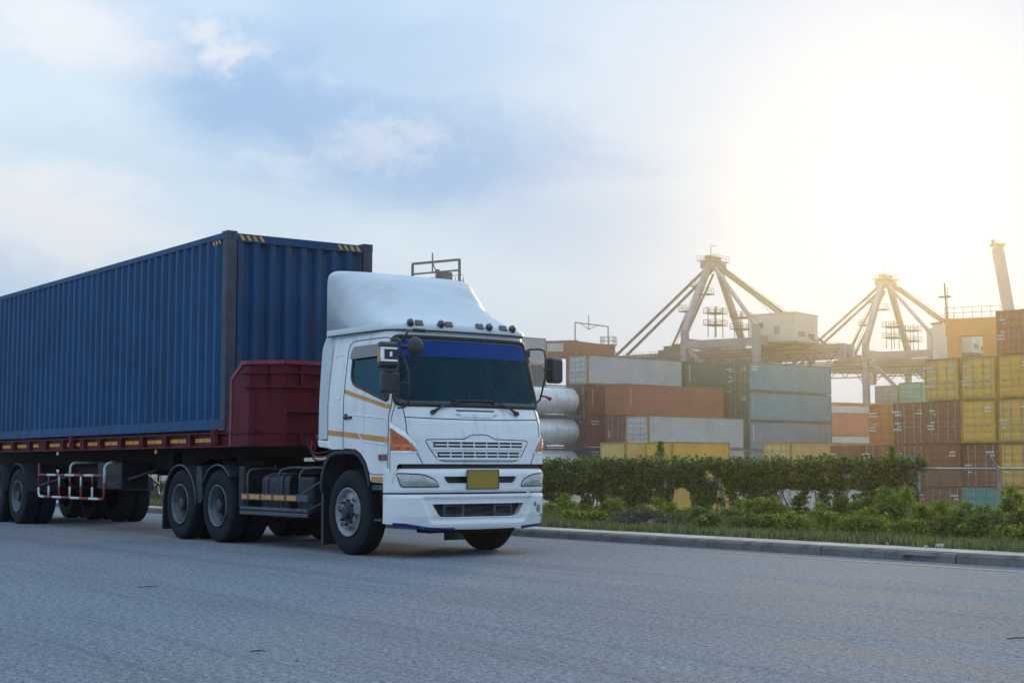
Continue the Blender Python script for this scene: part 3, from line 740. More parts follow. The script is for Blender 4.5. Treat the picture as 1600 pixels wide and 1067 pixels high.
# roof cap and rear wall belong to the cab shell
cabmb = prune(groups['cab'])
rim = [c[-1] for c in cols]; cen = Vector((3.6, 0, 0)); prev = rim
for k in range(1, 6):
    a = k / 5 * math.pi / 2; sc = 1 - .07 * (1 - math.cos(a)); z = UTOP + .07 * math.sin(a)
    cur = [Vector((cen.x + (p.x - cen.x) * (sc if p.x > 3.3 else 1), p.y * sc, z)) for p in rim]; cabmb.grid([prev, cur]); prev = cur
n0 = len(prev); cabmb.add(prev, [tuple(range(n0))])
rear = [cols[0], cols[-1]]; cabmb.grid([cols[0], cols[-1]])
cab = cabmb.build('cab', M['white'], tk, smooth=True, auto=40)
ds = []
for sd, s in (('r', 1), ('l', -1)):
    d = prune(groups['door_' + sd]).build('door', M['white'], tk, smooth=True); ds.append(d)
    # seam round the door, a thin dark line standing in for the gap's shade
    pts = [side(u, z, .001, s) for u, z in dense(DOOR, .03)]; MB().tube(pts, .0055, 5, closed=True).build('door_gap_line', M['black'], d)
    prune(groups['win_' + sd]).build('side_window', M['glass_side'], d, smooth=True)
    pts = [side(u, z, .0, s) for u, z in dense(WIN, .025)]; MB().tube(pts, .021, 6, closed=True).build('window_seal', M['black'], d, smooth=True)
    # visor over the window
    vz = [(3.50, 2.44), (3.50, 2.55), (3.58, 2.575), (4.27, 2.575), (4.345, 2.44)]
    mb = MB(); us = np.linspace(3.495, 4.34, 24)
    rows = [[side(float(u), lerp_tab([(3.49, 2.42), (3.52, 2.415), (4.2, 2.42), (4.36, 2.40)], u), .045, s) for u in us], [side(float(u), 2.50, .035, s) for u in us], [side(float(u), 2.575, .012, s) for u in us]]
    mb.grid(rows); mb.build('window_visor', M['lens_dark'], d, smooth=True)
    # handle
    mb = MB(); mb.box(side(3.50, 1.69, .012, s), (.17, .03, .035)); mb.box(side(3.44, 1.70, .006, s), (.05, .02, .075)); mb.build('handle', M['black'], d, bevel=.008)
    # raised lower panel of the door
    pp = rounded([(3.60, 1.72), (4.40, 1.66), (4.40, 1.34), (3.80, 1.40)], [.05, .02, .02, .14])
    MB().tube([side(u, z, .0, s) for u, z in dense(pp, .04)], .008, 6, closed=True).build('panel_crease', M['white'], d, smooth=True)
    pp = rounded([(3.07, 2.48), (3.30, 2.48), (3.30, 1.92), (3.07, 1.92)], .05)
    MB().tube([side(u, z, -.002, s) for u, z in dense(pp, .04)], .009, 6, closed=True).build('pressed_panel', M['white'], tk, smooth=True)
    # orange stripes
    def stripe(u0, u1, z0, z1, wd, host, off=.003):
        n = max(3, int((u1 - u0) / .04)); us = np.linspace(u0, u1, n); zc = [z0 + (z1 - z0) * (u - u0) / (u1 - u0) for u in us]
        mb = MB(); mb.grid([[side(float(u), float(z) + k * wd / 2, off, s) for u, z in zip(us, zc)] for k in (-1, 1)]); mb.build('stripe', M['orange'], host)
    stripe(3.385, 4.445, 2.018, 1.795, .052, d); stripe(3.0, 3.37, 1.512, 1.487, .062, tk); stripe(3.38, 4.445, 1.486, 1.40, .066, d); stripe(4.06, 4.47, .935, .925, .062, tk)
    mb = MB(); mb.box(side(4.33, 1.195, .008, s), (.17, .02, .075)); sm = mb.build('side_marker', M['lens_dark'], tk, bevel=.008)
    mb = MB(); mb.box(side(4.28, 1.20, .0185, s), (.05, .006, .05)); mb.build('marker_lens', M['paint_red'], sm)
    # corner lamp: amber with a chrome lid and clear lower corner
    lp = [(1.118, 1.60), (1.05, 1.56), (.97, 1.42), (.88, 1.25)]
    def lamp(poly_top, zb_, off, m, name, parent, t0, t1, n=16):
        ts = [t0 + (t1 - t0) * (1 - (1 - i / n) ** 1.7) for i in range(n + 1)]
        mb = MB(); rows = []
        for k in range(7):
            rows.append([front(s * t * 1.12, zb_ + (poly_top(t) - zb_) * k / 6, off) for t in ts])
        mb.grid(rows)
        # edge return
        edge = rows[0] + [r[-1] for r in rows[1:]] + rows[-1][::-1][1:] + [r[0] for r in rows[::-1][1:-1]]
        back = [p - Vector((off + .01, 0, 0)) for p in edge]; mb.grid([edge + [edge[0]], back + [back[0]]])
        return mb.build(name, m, parent, smooth=True, auto=40)
    ztop = lambda t: lerp_tab([(.74, 1.265), (.80, 1.35), (.88, 1.46), (.95, 1.53), (1.0, 1.60)], t)
    base_l = lamp(lambda t: ztop(t) + .012, 1.245, .006, M['chrome'], 'corner_lamp', tk, .998, .745)
    lamp(lambda t: max(1.275, ztop(t) - .055), 1.268, .016, M['amber'], 'amber_lens', base_l, .995, .80)
    for zr in (1.36, 1.385, 1.41, 1.435, 1.46, 1.485):
        t_in = float(np.interp(zr + .06, [1.265, 1.35, 1.46, 1.53, 1.60], [.74, .80, .88, .95, 1.0]))
        if t_in < .985: MB().tube([front(s * t * 1.12, zr, .017) for t in np.linspace(.992, t_in + .008, 8)], .003, 4).build('lens_rib', M['amber_dark'], base_l)
    for tb, zb3, rb3 in ((.955, 1.315, .032), (.875, 1.31, .028)):
        ico = bmesh.new(); bmesh.ops.create_uvsphere(ico, u_segments=12, v_segments=8, radius=rb3); me = bpy.data.meshes.new('bulb'); ico.to_mesh(me); ico.free(); me.polygons.foreach_set('use_smooth', [True] * len(me.polygons))
        bo_ = link('bulb', me, M['amber'], base_l); bo_.location = front(s * tb * 1.12, zb3, .004)
    lamp(lambda t: max(1.262, ztop(t) - .03), 1.256, .011, M['lens_clear'], 'clear_lens', base_l, .84, .752)
    # black line of the fixed corner panel
    MB().tube([front(s * x, z, .0) for x, z in dense([(.985, 1.80), (.985, 1.50), (.94, 1.36), (.80, 1.12)], .04, False)], .006, 5).build('panel_seam', M['black'], tk)
    MB().tube([side(u, z, .0, s) for u, z in dense([(4.475, 2.5), (4.49, 1.86), (4.49, .93)], .05, False)], .005, 5).build('panel_seam', M['black'], tk)
ws = prune(groups['ws']).build('windscreen', M['glass'], tk, smooth=True)
MB().tube([front(x, z, .002) for x, z in dense(WS, .03)], .026, 8, closed=True).build('windscreen_seal', M['black'], ws, smooth=True)
# black ceramic border and blue sun strip lie on the glass
mb = MB(); a_, b_ = dense(WS, .02), None
def ring_between(outer, inner, off):
    n = 160
    def samp(poly):
        P = [Vector(p) for p in poly]; L = [0]
        for i in range(len(P)): L.append(L[-1] + (P[(i + 1) % len(P)] - P[i]).length)
        out = []
        for k in range(n):
            d = L[-1] * k / n; i = max(j for j in range(len(P)) if L[j] <= d + 1e-9); a, b = P[i], P[(i + 1) % len(P)]
            out.append(a + (b - a) * ((d - L[i]) / max(1e-9, L[i + 1] - L[i])))
        return out
    o, i_ = samp(outer), samp(inner); m = MB(); o.append(o[0]); i_.append(i_[0])
    m.grid([[front(p.x, p.y, off) for p in o], [front(p.x, p.y, off) for p in i_]]); return m
ring_between(WS, WSG, .003).build('windscreen_border', M['lens_dark'], ws)
mb = MB(); rows = []
for k in range(5):
    z = 2.42 + (2.62 - 2.42) * k / 4; wm = lerp_tab([(2.39, .955), (2.62, .935)], z); rows.append([front(x, z, .005) for x in np.linspace(-wm, wm, 40)])
mb.grid(rows); mb.build('sun_strip', M['sunstrip'], ws, smooth=True)
# cabin interior seen through the glass
mb = MB(); mb.bx(3.02, 4.45, -1.02, 1.02, 1.30, 1.36); mb.build('cabin_floor', M['cabin'], tk)
mb = MB(); mb.bx(3.0, 3.04, -1.0, 1.0, 1.36, 2.70); mb.build('cabin_wall', M['cabin'], tk)
mb = MB(); mb.prism([(4.10, 1.37), (4.42, 1.37), (4.50, 1.78), (4.32, 1.84), (4.12, 1.76)], 1, -1.0, 1.0); mb.build('dashboard', M['cabin'], tk, bevel=.02)
mb = MB(); mb.add([(4.30, -.05, 1.855), (4.44, -.05, 1.835), (4.44, .28, 1.835), (4.30, .28, 1.855)], [(0, 1, 2, 3)]); mb.build('paper', mat('dash_paper', (.25, .55, .62), .7), tk)
mb = MB(); mb.add([(4.31, -.30, 1.856), (4.42, -.32, 1.84), (4.42, -.12, 1.84), (4.31, -.10, 1.856)], [(0, 1, 2, 3)]); mb.build('paper', mat('dash_leaflet', (.55, .5, .15), .7), tk)
for y in (-.52, .52):
    st = empty('seat', (3.5, y, 1.36), 0, tk)
    mb = MB(); mb.bx(-.22, .28, -.25, .25, .12, .30); mb.build('cushion', M['seat'], st, bevel=.04)
    mb = MB(); mb.bx(-.26, -.13, -.24, .24, .30, .92); mb.build('backrest', M['seat'], st, bevel=.04)
    mb = MB(); mb.bx(-.25, -.15, -.14, .14, .95, 1.12); mb.build('headrest', M['seat'], st, bevel=.03)
c = Vector((4.06, -.52, 1.86)); t1 = Vector((.55, 0, .83)).normalized(); t2 = Vector((0, 1, 0))
mb = MB(); mb.tube([c + t2 * .23 * math.cos(a) + t1.cross(t2) * -.23 * math.sin(a) for a in np.linspace(0, 2 * math.pi, 29)[:-1]], .016, 8, closed=True)
mb.tube([c + t2 * .22, c - t2 * .22], .015, 6); mb.tube([c, c + Vector((.12, 0, -.25))], .03, 8); mb.build('steering_wheel', M['black'], tk, smooth=True)
# front panel: wiper cowl line, handle, grille outline and slots
zl = lambda x: 1.672 - .02 * (1 - (x / 1.0) ** 2)
MB().tube([front(float(x), zl(x), .0) for x in np.linspace(-.985, .985, 50)], .0065, 5).build('panel_seam', M['black'], tk)
gp = rounded([(-.775, 1.405), (-.22, 1.415), (-.12, 1.47), (.12, 1.47), (.22, 1.415), (.775, 1.405), (.60, 1.145), (-.60, 1.145)], [.06, .06, .06, .06, .06, .06, .12, .12], 6)
gr = empty('grille', (0, 0, 0), 0, tk)
MB().tube([front(x, z, .0) for x, z in dense(gp, .03)], .0055, 5, closed=True).build('grille_seam', M['black'], gr)
mb = MB()
for z, h, wd in ((1.405, .0, 0),): pass
def front_slab(x0, x1, z0, z1, off0, off1, n=20):
    """a slab following the cab front between two offsets"""
    m = MB(); xs = np.linspace(x0, x1, n)
    A = [front(float(x), z0, off0) for x in xs]; B = [front(float(x), z0, off1) for x in xs]; C = [front(float(x), z1, off1) for x in xs]; D_ = [front(float(x), z1, off0) for x in xs]
    m.grid([A, B, C, D_, A]); m.add([A[0], B[0], C[0], D_[0], A[-1], B[-1], C[-1], D_[-1]], [(0, 1, 2, 3), (4, 7, 6, 5)]); return m
for (z0, z1, wd) in ((1.312, 1.375, .655), (1.192, 1.255, .60)):
    sl = front_slab(-wd, wd, z0, z1, -.002, .004).build('grille_slot', M['black'], gr)
    front_slab(-wd + .015, wd - .015, (z0 + z1) / 2 - .008, (z0 + z1) / 2 + .008, .004, .016).build('grille_bar', M['white'], gr)
    for x in np.linspace(-wd, wd, 8)[1:-1]: front_slab(float(x) - .008, float(x) + .008, z0 + .002, z1 - .002, .004, .014, 3).build('grille_bar', M['white'], gr)
    front_slab(-wd - .02, wd + .02, z1, z1 + .014, -.002, .022).build('grille_lip', M['white'], gr, bevel=.004)
    front_slab(-wd - .01, wd + .01, z0 - .03, z0, -.002, .018).build('grille_lip', M['white'], gr, bevel=.006)
MB().tube([front(float(x), 1.715 + .0 * x, .004) for x in np.linspace(-.30, .30, 12)], .012, 6).build('cowl_handle', M['white'], tk, smooth=True)
front_slab(-.28, .28, 1.752, 1.772, 0, .004).build('cowl_vent', M['grey_metal'], tk)
front_slab(-.24, .24, 1.682, 1.712, .0, .012).build('hood_latch', M['white'], tk, bevel=.005)
for x0, x1, x2 in ((.62, .20, -.08), (-.62, -.28, -.02)):
    wp = empty('wiper', (0, 0, 0), 0, tk)
    s_ = 1 if x0 > 0 else -1
    MB().tube([front(x0, 1.735, .03), front(x0 - s_ * .12, 1.80, .05), front(x1, 1.885, .05)], [.02, .014, .009], 8).build('wiper_arm', M['black'], wp, smooth=True)
    MB().tube([front(x0, 1.735, -.01), front(x0, 1.735, .045)], .028, 10).build('wiper_pivot', M['black'], wp)
    bl = MB(); xs = np.linspace(x0 - s_ * .30, x2 - s_ * .12, 14); bl.tube([front(float(x), 1.878 + .018 * abs(x - x1), .03) for x in xs], .012, 6); bl.build('wiper_blade', M['black'], wp, smooth=True)
# black gap above the bumper and dark backing behind the front
front_slab(-1.05, 1.05, 1.06, 1.125, -.16, -.05, 30).build('bumper_gap', M['black'], tk)
mb = MB(); mb.bx(3.95, 4.42, -.95, .95, .42, 1.30); mb.build('radiator_block', M['black'], tk)

# bumper in two shells
def bfront(wr, z, off=0.0, b=1.135):
    t = min(1, abs(wr) / b); s = 1 if wr >= 0 else -1
    ufb = lerp_tab([(.30, 4.72), (.36, 4.76), (.5, 4.80), (.72, 4.815), (.745, 4.80), (.77, 4.79), (.80, 4.805), (1.0, 4.80), (1.04, 4.785), (1.062, 4.75)], z)
    rec = 0.0
    if .40 < z < .74:
        q = (.86 - (.75 - z) * .45 - abs(wr)) / .05; q = max(0.0, min(1.0, q)); rec = .028 * q * q * (3 - 2 * q) * min(1.0, (.74 - z) / .05) * min(1.0, (z - .40) / .05)
    p = Vector((ufb - rec - (.13 * t * t + .20 * t ** 14), -wr, z))
    if off: g = (.26 * t + 2.8 * t ** 13) / b; p += Vector((1, -s * g, 0)).normalized() * off
    return p
def bumper_shell(name, zfun0, zfun1, hole, nz=26):
    ts = 1 - np.linspace(1, 0, 70) ** 1.0; mb = MB(); cols_ = []
    par = [(1, 'r', q) for q in np.linspace(0, 1, 5)[:-1]]
    wrs = list(np.concatenate([-(1 - np.linspace(0, 1, 60) ** 1.6)[:], (1 - np.linspace(1, 0, 60) ** 1.6)[1:]]) * 1.135)
    cols_.append([Vector((4.36, 1.135, zfun0(-1.2) + (zfun1(-1.2) - zfun0(-1.2)) * k / nz)) for k in range(nz + 1)])
    for x in wrs: cols_.append([bfront(float(x), zfun0(x) + (zfun1(x) - zfun0(x)) * k / nz) for k in range(nz + 1)])
    cols_.append([Vector((4.36, -1.135, zfun0(1.2) + (zfun1(1.2) - zfun0(1.2)) * k / nz)) for k in range(nz + 1)])
    m = nz + 1; vs = [p for c_ in cols_ for p in c_]; mb.v = [tuple(p) for p in vs]
    for i in range(len(cols_) - 1):
        for k in range(nz):
            f = (i * m + k, (i + 1) * m + k, (i + 1) * m + k + 1, i * m + k + 1); c_ = (vs[f[0]] + vs[f[2]]) / 2
            if any(in_poly((-c_.y, c_.z), h) for h in hole): continue
            mb.f.append(f)
    # top and bottom returns
    for k, dz in ((0, .012), (nz, -.012)):
        e0 = [c_[k] for c_ in cols_]; e1 = [Vector((p.x - .07, p.y * .97, p.z + dz)) for p in e0]; mb.grid([e0, e1])
    return prune(mb).build(name, M['bumper'], tk, smooth=True, auto=50)
SLOT = rounded([(-.555, .972), (.555, .972), (.50, .878), (-.50, .878)], .04)
OPEN = rounded([(-.69, .645), (.69, .645), (.58, .475), (-.58, .475)], [.02, .02, .06, .06])
HLP = {s: rounded([(s * 1.085, 1.005), (s * .80, .992), (s * .655, .93), (s * .60, .845), (s * 1.05, .845)], [.025, .07, .07, .025, .03]) for s in (1, -1)}
bu = bumper_shell('bumper_upper', lambda x: .775, lambda x: 1.06, [SLOT], 22)
low0 = lambda x: lerp_tab([(-1.2, .375), (-1.0, .36), (-.6, .335), (0, .33), (.5, .335), (.7, .345), (1.0, .395), (1.2, .41)], x)
bl_ = bumper_shell('bumper_lower', low0, lambda x: .755, [OPEN], 34)
def bpoly(name, poly, off, m, parent, hull=True):
    """a curved plate on the bumper with the outline poly, built in vertical strips"""
    xs0, xs1 = min(p[0] for p in poly), max(p[0] for p in poly); n = 36; mb = MB(); lo, hi = [], []
    for k in range(n + 1):
        x = xs0 + (xs1 - xs0) * (.002 + .996 * k / n); zs = []
        for i in range(len(poly)):
            (xa, za), (xb, zb2) = poly[i - 1], poly[i]
            if (xa - x) * (xb - x) <= 0 and xa != xb: zs.append(za + (zb2 - za) * (x - xa) / (xb - xa))
        lo.append((x, min(zs))); hi.append((x, max(zs)))
    rows = [[bfront(a[0], a[1] + (b[1] - a[1]) * r, off + .012 * math.sin(r * math.pi) * (1 if off > .002 else 0)) for a, b in zip(lo, hi)] for r in np.linspace(0, 1, 7)]
    mb.grid(rows); return mb.build(name, m, parent, smooth=True)
for s in (1, -1):
    hl = bpoly('headlight', HLP[s], .003, M['lens_clear'], tk)
    MB().tube([bfront(x, z, .003) for x, z in dense(HLP[s], .02)], .0075, 6, closed=True).build('headlight_seal', M['black'], hl, smooth=True)
    cx = s * .93; MB().lathe_y([(0, .001), (.0, .045), (-.004, .05)], 20).build('bulb_reflector', M['chrome'], hl).matrix_local = Matrix.Translation(bfront(cx, .92, .0)) @ Matrix.Rotation(R_(90), 4, 'Z')
for poly, host, dx in ((SLOT, bu, .05), (OPEN, bl_, .10)):
    xs = [p[0] for p in poly]; zs = [p[1] for p in poly]
    mb = MB(); pts = dense(poly, .03); a = [bfront(x, z, .0) for x, z in pts]; b = [p - Vector((dx, 0, 0)) for p in a]; a.append(a[0]); b.append(b[0]); mb.grid([a, b]); mb.build('opening_rim', M['bumper'], host, smooth=True)
    mb = MB(); mb.add([p - Vector((.003, 0, 0)) for p in b[:-1]], [tuple(range(len(b) - 1))]); mb.build('opening_back', M['black'], host)
    MB().tube([bfront(x, z, -.003) for x, z in pts], .008, 6, closed=True).build('opening_edge', M['bumper'], host, smooth=True)
for x in (.50, .235, -.235, -.50): 
    mb = MB(); p = bfront(x, .56, -.045); mb.box(p, (.02, .028, .165)); mb.build('grille_bar', M['grey_metal'], bl_)
for x0, x1 in ((.50, .235), (-.235, -.50)):
    for z in (.505, .615):
        mb = MB(); mb.bar(bfront(x0, z, -.047), bfront(x1, z, -.047), .015, .016); mb.build('grille_bar', M['grey_metal'], bl_)
mb = MB(); c = bfront(0, .93, .012); mb.box(c, (.006, .455, .222)); pl = mb.build('number_plate', M['plate'], tk, bevel=.003)
mb = MB()
for z in (-.1135, .1135): mb.box(c + Vector((.001, 0, z)), (.014, .475, .008))
for y in (-.2335, .2335): mb.box(c + Vector((.001, y, 0)), (.014, .008, .218))
mb.build('plate_frame', M['grey_metal'], pl)
rs = random.Random(8)
for cxs, czs, rx, rz in ((-.93, .57, .07, .055), (-.86, .62, .035, .03), (-1.0, .48, .05, .03)):
    pl_ = [(cxs + rx * rs.uniform(.55, 1.2) * math.cos(2 * math.pi * k / 16), czs + rz * rs.uniform(.5, 1.25) * math.sin(2 * math.pi * k / 16)) for k in range(16)]
    bpoly('paint_scuff', pl_, .0015, M['scuff'], bl_)
# blue trim along the lower lip, both ends
for x0, x1 in ((1.10, .36), (-.66, -1.10)):
    mb = MB(); xs = np.linspace(x0, x1, 30); mb.grid([[bfront(float(x), low0(x) - .018, -.004) for x in xs], [bfront(float(x), low0(x) + .012, .005) for x in xs], [bfront(float(x), low0(x) + .020, .004) for x in xs]])
    mb.build('lip_trim', M['blue_trim'], bl_, smooth=True)
mb = MB(); mb.bx(4.3, 4.62, -.62, .62, .29, .34); mb.bx(4.45, 4.66, -.2, .2, .285, .36); mb.build('under_tray', M['chassis'], tk)

# steps between bumper and wheel arch
for s in (1, -1):
    st = empty('step', (0, 0, 0), 0, tk)
    mb = MB(); mb.bx(4.02, 4.46, -s * 1.09, -s * .85, .80, .868); mb.build('step_rail', M['grey_metal'], st, bevel=.008)
    mb = MB(); mb.bx(4.10, 4.46, -s * 1.10, -s * .82, .43, .455); mb.build('step_tread', M['grey_metal'], st, bevel=.005)
    mb = MB(); mb.bx(4.06, 4.44, -s * .80, -s * .78, .36, .88); mb.build('step_panel', M['black'], st)
    # wheel arch trim, inner liner and flap
    ap = [(2.80, .80), (2.82, .98), (2.90, 1.14), (3.02, 1.245), (3.18, 1.285), (3.66, 1.285), (3.80, 1.23), (3.92, 1.12), (3.99, 1.0), (4.03, .88)]
    ap = dense(ap, .05, False); mb = MB()
    mb.grid([[(u, -s * 1.128, z) for u, z in ap], [(u + (3.5 - u) * .06, -s * 1.128, z - .045) for u, z in ap], [(u + (3.5 - u) * .06, -s * .70, z - .04) for u, z in ap], [(u, -s * .70, z) for u, z in ap], [(u, -s * 1.128, z) for u, z in ap]])
    mb.build('wheel_arch', M['fender'], tk, smooth=True, auto=40)
    mb = MB(); mb.bx(2.80, 2.86, -s * 1.10, -s * .78, .10, .82); mb.build('mud_flap', M['black'], tk)
    mb = MB(); mb.bx(2.84, 4.0, -s * .69, -s * .67, .55, 1.32); mb.build('inner_liner', M['black'], tk)
    # white valance and air deflector behind the cab
    mb = MB(); zz_ = np.linspace(1.43, 2.80, 24)
    def dfl(u, z, o): return (u, -s * (bw(min(z, 2.72)) + o + .075 * max(0, (z - 1.85) / .95) ** 1.3 * (2.98 - u) / .24), z)
    urear = lambda z: lerp_tab([(1.43, 2.745), (2.6, 2.77), (2.80, 2.86)], z)
    ufr = lambda z: lerp_tab([(1.43, 2.972), (2.55, 2.972), (2.68, 3.0), (2.76, 3.07), (2.80, 3.12)], z)
    mb.grid([[dfl(urear(z), float(z), -.03) for z in zz_], [dfl(urear(z), float(z), .0) for z in zz_], [dfl(urear(z) + (ufr(z) - urear(z)) * .5, float(z), .006) for z in zz_], [dfl(ufr(z), float(z), .003) for z in zz_], [dfl(ufr(z), float(z), -.03) for z in zz_]])
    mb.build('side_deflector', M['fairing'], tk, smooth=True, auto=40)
    mb = MB(); mb.prism([(2.74, 1.425), (3.02, 1.40), (3.08, 1.305), (2.80, 1.33), (2.76, 1.34)], 1, -s * 1.135, -s * 1.02); mb.build('valance', M['white'], tk, bevel=.015)
    MB().tube([side(2.985, z, -.004, s) for z in np.linspace(1.42, 2.62, 20)], .012, 6).build('gap_seal', M['pavement'], tk)
# roof fairing
ZC = [(2.86, 3.585), (2.92, 3.605), (3.1, 3.59), (3.35, 3.49), (3.6, 3.32), (3.85, 3.13), (4.1, 2.975), (4.3, 2.885), (4.43, 2.83), (4.50, 2.765)]
NE = [(2.86, 17), (3.0, 11), (3.12, 6.5), (3.25, 4.4), (3.38, 3.3), (3.55, 2.4), (3.9, 2.5), (4.2, 3.2), (4.5, 4.0)]
mb = MB(); rows = []; us = list(np.linspace(2.88, 4.40, 44)) + [4.43, 4.46, 4.48]
for u in us:
    u = float(u); zc, ne = lerp_tab(ZC, u), lerp_tab(NE, u); zl_ = 2.765; row = []
    hb_ = lerp_tab([(2.88, 1.09), (3.6, 1.075), (4.2, 1.04), (4.5, 1.0)], u)
    for k in range(61):
        a = math.pi * k / 60; cx_, sy = math.cos(a), math.sin(a)
        t = math.copysign(abs(cx_) ** (2 / ne), cx_); h = abs(sy) ** (2 / ne)
        bow = (.115 * t * t + .10 * t ** 12) * max(0, (u - 3.6) / .9) ** 1.2
        row.append((u - bow, -t * hb_, zl_ + (zc - zl_) * h))
    rows.append(row)
mb.grid(rows)
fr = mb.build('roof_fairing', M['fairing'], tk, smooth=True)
sub = fr.modifiers.new('shell', 'SOLIDIFY'); sub.thickness = .018; sub.offset = -1
# skirt below the fairing, follows the roof outline
sk = MB(); outl = []
for u in np.linspace(2.90, 4.15, 24): outl.append(Vector((float(u), -lerp_tab([(2.88, 1.085), (3.6, 1.07), (4.15, 1.045)], u), 0)))
for t in np.linspace(.985, -.985, 60): outl.append(Vector((4.482 - .10 * t * t - .19 * abs(t) ** 12, -t * 1.035, 0)))
for u in np.linspace(4.15, 2.90, 24): outl.append(Vector((float(u), lerp_tab([(2.88, 1.085), (3.6, 1.07), (4.15, 1.045)], u), 0)))
zsk = lambda p, k: (2.742, 2.80, 2.86)[k] - (.0 if p.x < 4.1 else .02 * k)
sk.grid([[Vector((p.x + (.012, .012, -.035)[k] * (p.x > 4.1), p.y * (1.016, 1.016, .965)[k], zsk(p, k))) for p in outl] for k in range(3)])
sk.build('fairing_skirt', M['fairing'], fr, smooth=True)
MB().tube([p + Vector((0, 0, 2.737)) for p in outl], .008, 5).build('fairing_seal', M['black'], fr)
# roof marker lamps: teardrop and square pairs
def on_skirt(wr, z, off): 
    t = wr / 1.035; return Vector((4.482 - .10 * t * t - .19 * abs(t) ** 12 - max(0, z - 2.80) * .9 + off, -wr, z))
for wr, sq in ((.80, .68), (.39, .27), (-.33, -.19), (-.72, -.57)):
    c = on_skirt(wr, 2.822, .03)
    mb = MB(); prof = [(0, .0), (.01, .03), (.04, .052), (.075, .052), (.095, .036), (.10, .0)]
    n = 14; rows = [[(c.x + .05 - x, c.y + r * .85 * math.cos(2 * math.pi * k / n), c.z + r * math.sin(2 * math.pi * k / n)) for k in range(n + 1)] for x, r in prof]
    mb.grid(rows); mb.build('roof_lamp', M['lens_dark'], tk, smooth=True)
    c = on_skirt(sq, 2.822, .008); mb = MB(); mb.box(c, (.03, .105, .075), Matrix.Rotation(R_(-28), 3, 'Y')); mb.build('marker_lamp', M['lens_dark'], tk, bevel=.006)

# mirrors: truck right (two rectangular, one round) on a tube bracket, truck left one
br = empty('mirror_bracket', (0, 0, 0), 0, tk)
def L(u, v, z): return Vector((u, -(v - V0), z))
MB().tube([L(4.50, 1.17, 2.60), L(4.66, 1.22, 2.60), L(4.80, 1.25, 2.55), L(4.81, 1.25, 2.40), L(4.92, 1.25, 2.25), L(4.955, 1.25, 2.15), L(4.955, 1.25, 1.84), L(4.93, 1.25, 1.80), L(4.80, 1.22, 1.775), L(4.60, 1.17, 1.775)], .013, 8).build('bracket_tube', M['black'], br, smooth=True)
MB().tube([L(4.955, 1.25, 2.055), L(4.80, 1.33, 2.055)], .011, 8).build('bracket_tube', M['black'], br)
MB().tube([L(4.81, 1.25, 2.42), L(4.78, 1.33, 2.42)], .011, 8).build('bracket_tube', M['black'], br)
MB().tube([L(4.80, 1.25, 2.545), L(4.86, 1.20, 2.68), L(4.88, 1.10, 2.685)], .016, 8).build('bracket_tube', M['grey_metal'], br, smooth=True)
MB().tube([L(4.88, 1.14, 2.685), L(4.88, .98, 2.685)], .022, 8).build('bracket_clamp', M['black'], br)
MB().tube([L(4.81, 1.25, 2.485), L(4.90, 1.16, 2.485)], .02, 8).build('bracket_tube', M['black'], br)
def mirror(cu, cv, z0, z1, wd, dp, yaw, chrome=False):
    e = empty('mirror', L(cu, cv, (z0 + z1) / 2), yaw, tk); h = (z1 - z0) / 2
    mb = MB(); ring = rounded([(-wd / 2, -h), (wd / 2, -h), (wd / 2, h), (-wd / 2, h)], .035, 4)
    rows = [[(x, y * sc, z * sc) for y, z in ring + [ring[0]]] for x, sc in ((-dp / 2, .96), (-dp / 2 + .012, 1.0), (dp / 2 - .05, 1.0), (dp / 2 - .015, .92), (dp / 2, .78))]
    mb.grid(rows); mb.add(rows[-1][:-1], [tuple(range(len(ring)))]); mb.build('mirror_housing', M['mirror_case'], e, smooth=True, auto=50)
    mb = MB(); mb.add([(-dp / 2 + .003, y * .94, z * .94) for y, z in ring], [tuple(range(len(ring)))]); mb.build('mirror_glass', M['mirror_glass'], e)
    if chrome:
        mb = MB()
        for zz in (-h * .46, h * .46): mb.bx(-.02, dp / 2 + .006, -wd / 2 - .006, wd / 2 - .02, zz - .013, zz + .013)
        mb.bx(-.02, dp / 2 + .006, -wd / 2 - .007, -wd / 2 + .035, -h * .46 + .013, h * .46 - .013); mb.build('mirror_frame', M['chrome'], e, bevel=.004)
        mb = MB(); mb.box((.0, -wd / 2 - .008, 0), (.05, .012, .17)); mb.build('mirror_reflector', M['orange'], e)
        mb = MB(); mb.box((dp / 2 + .01, 0.0, 0), (.03, .04, .06)); mb.build('mirror_clamp', M['chrome'], e, bevel=.006)
    return e
mirror(4.74, 1.40, 2.235, 2.545, .225, .12, R_(-6), True)
mirror(4.76, 1.385, 1.935, 2.19, .235, .10, R_(-6))
e = empty('round_mirror', L(4.915, 1.135, 2.485), R_(8), tk)
mb = MB(); n = 24; rows = [[(x, r * math.cos(2 * math.pi * k / n), r * math.sin(2 * math.pi * k / n)) for k in range(n + 1)] for x, r in ((-.015, .115), (.0, .122), (.02, .115), (.045, .08), (.055, .03), (.056, .002))]
mb.grid(rows); mb.build('mirror_housing', M['mirror_case'], e, smooth=True)
mb = MB(); mb.add([(-.014, .114 * math.cos(2 * math.pi * k / n), .114 * math.sin(2 * math.pi * k / n)) for k in range(n)], [tuple(range(n))]); mb.build('mirror_glass', M['mirror_glass'], e)
bl2 = empty('mirror_bracket', (0, 0, 0), 0, tk)
MB().tube([L(4.15, -.97, 2.56), L(4.18, -1.10, 2.60), L(4.26, -1.20, 2.605), L(4.33, -1.22, 2.58), L(4.36, -1.22, 2.48), L(4.355, -1.22, 2.23), L(4.27, -1.20, 1.95), L(4.20, -1.15, 1.87), L(4.22, -1.04, 1.85)], .013, 8).build('bracket_tube', M['black'], bl2, smooth=True)
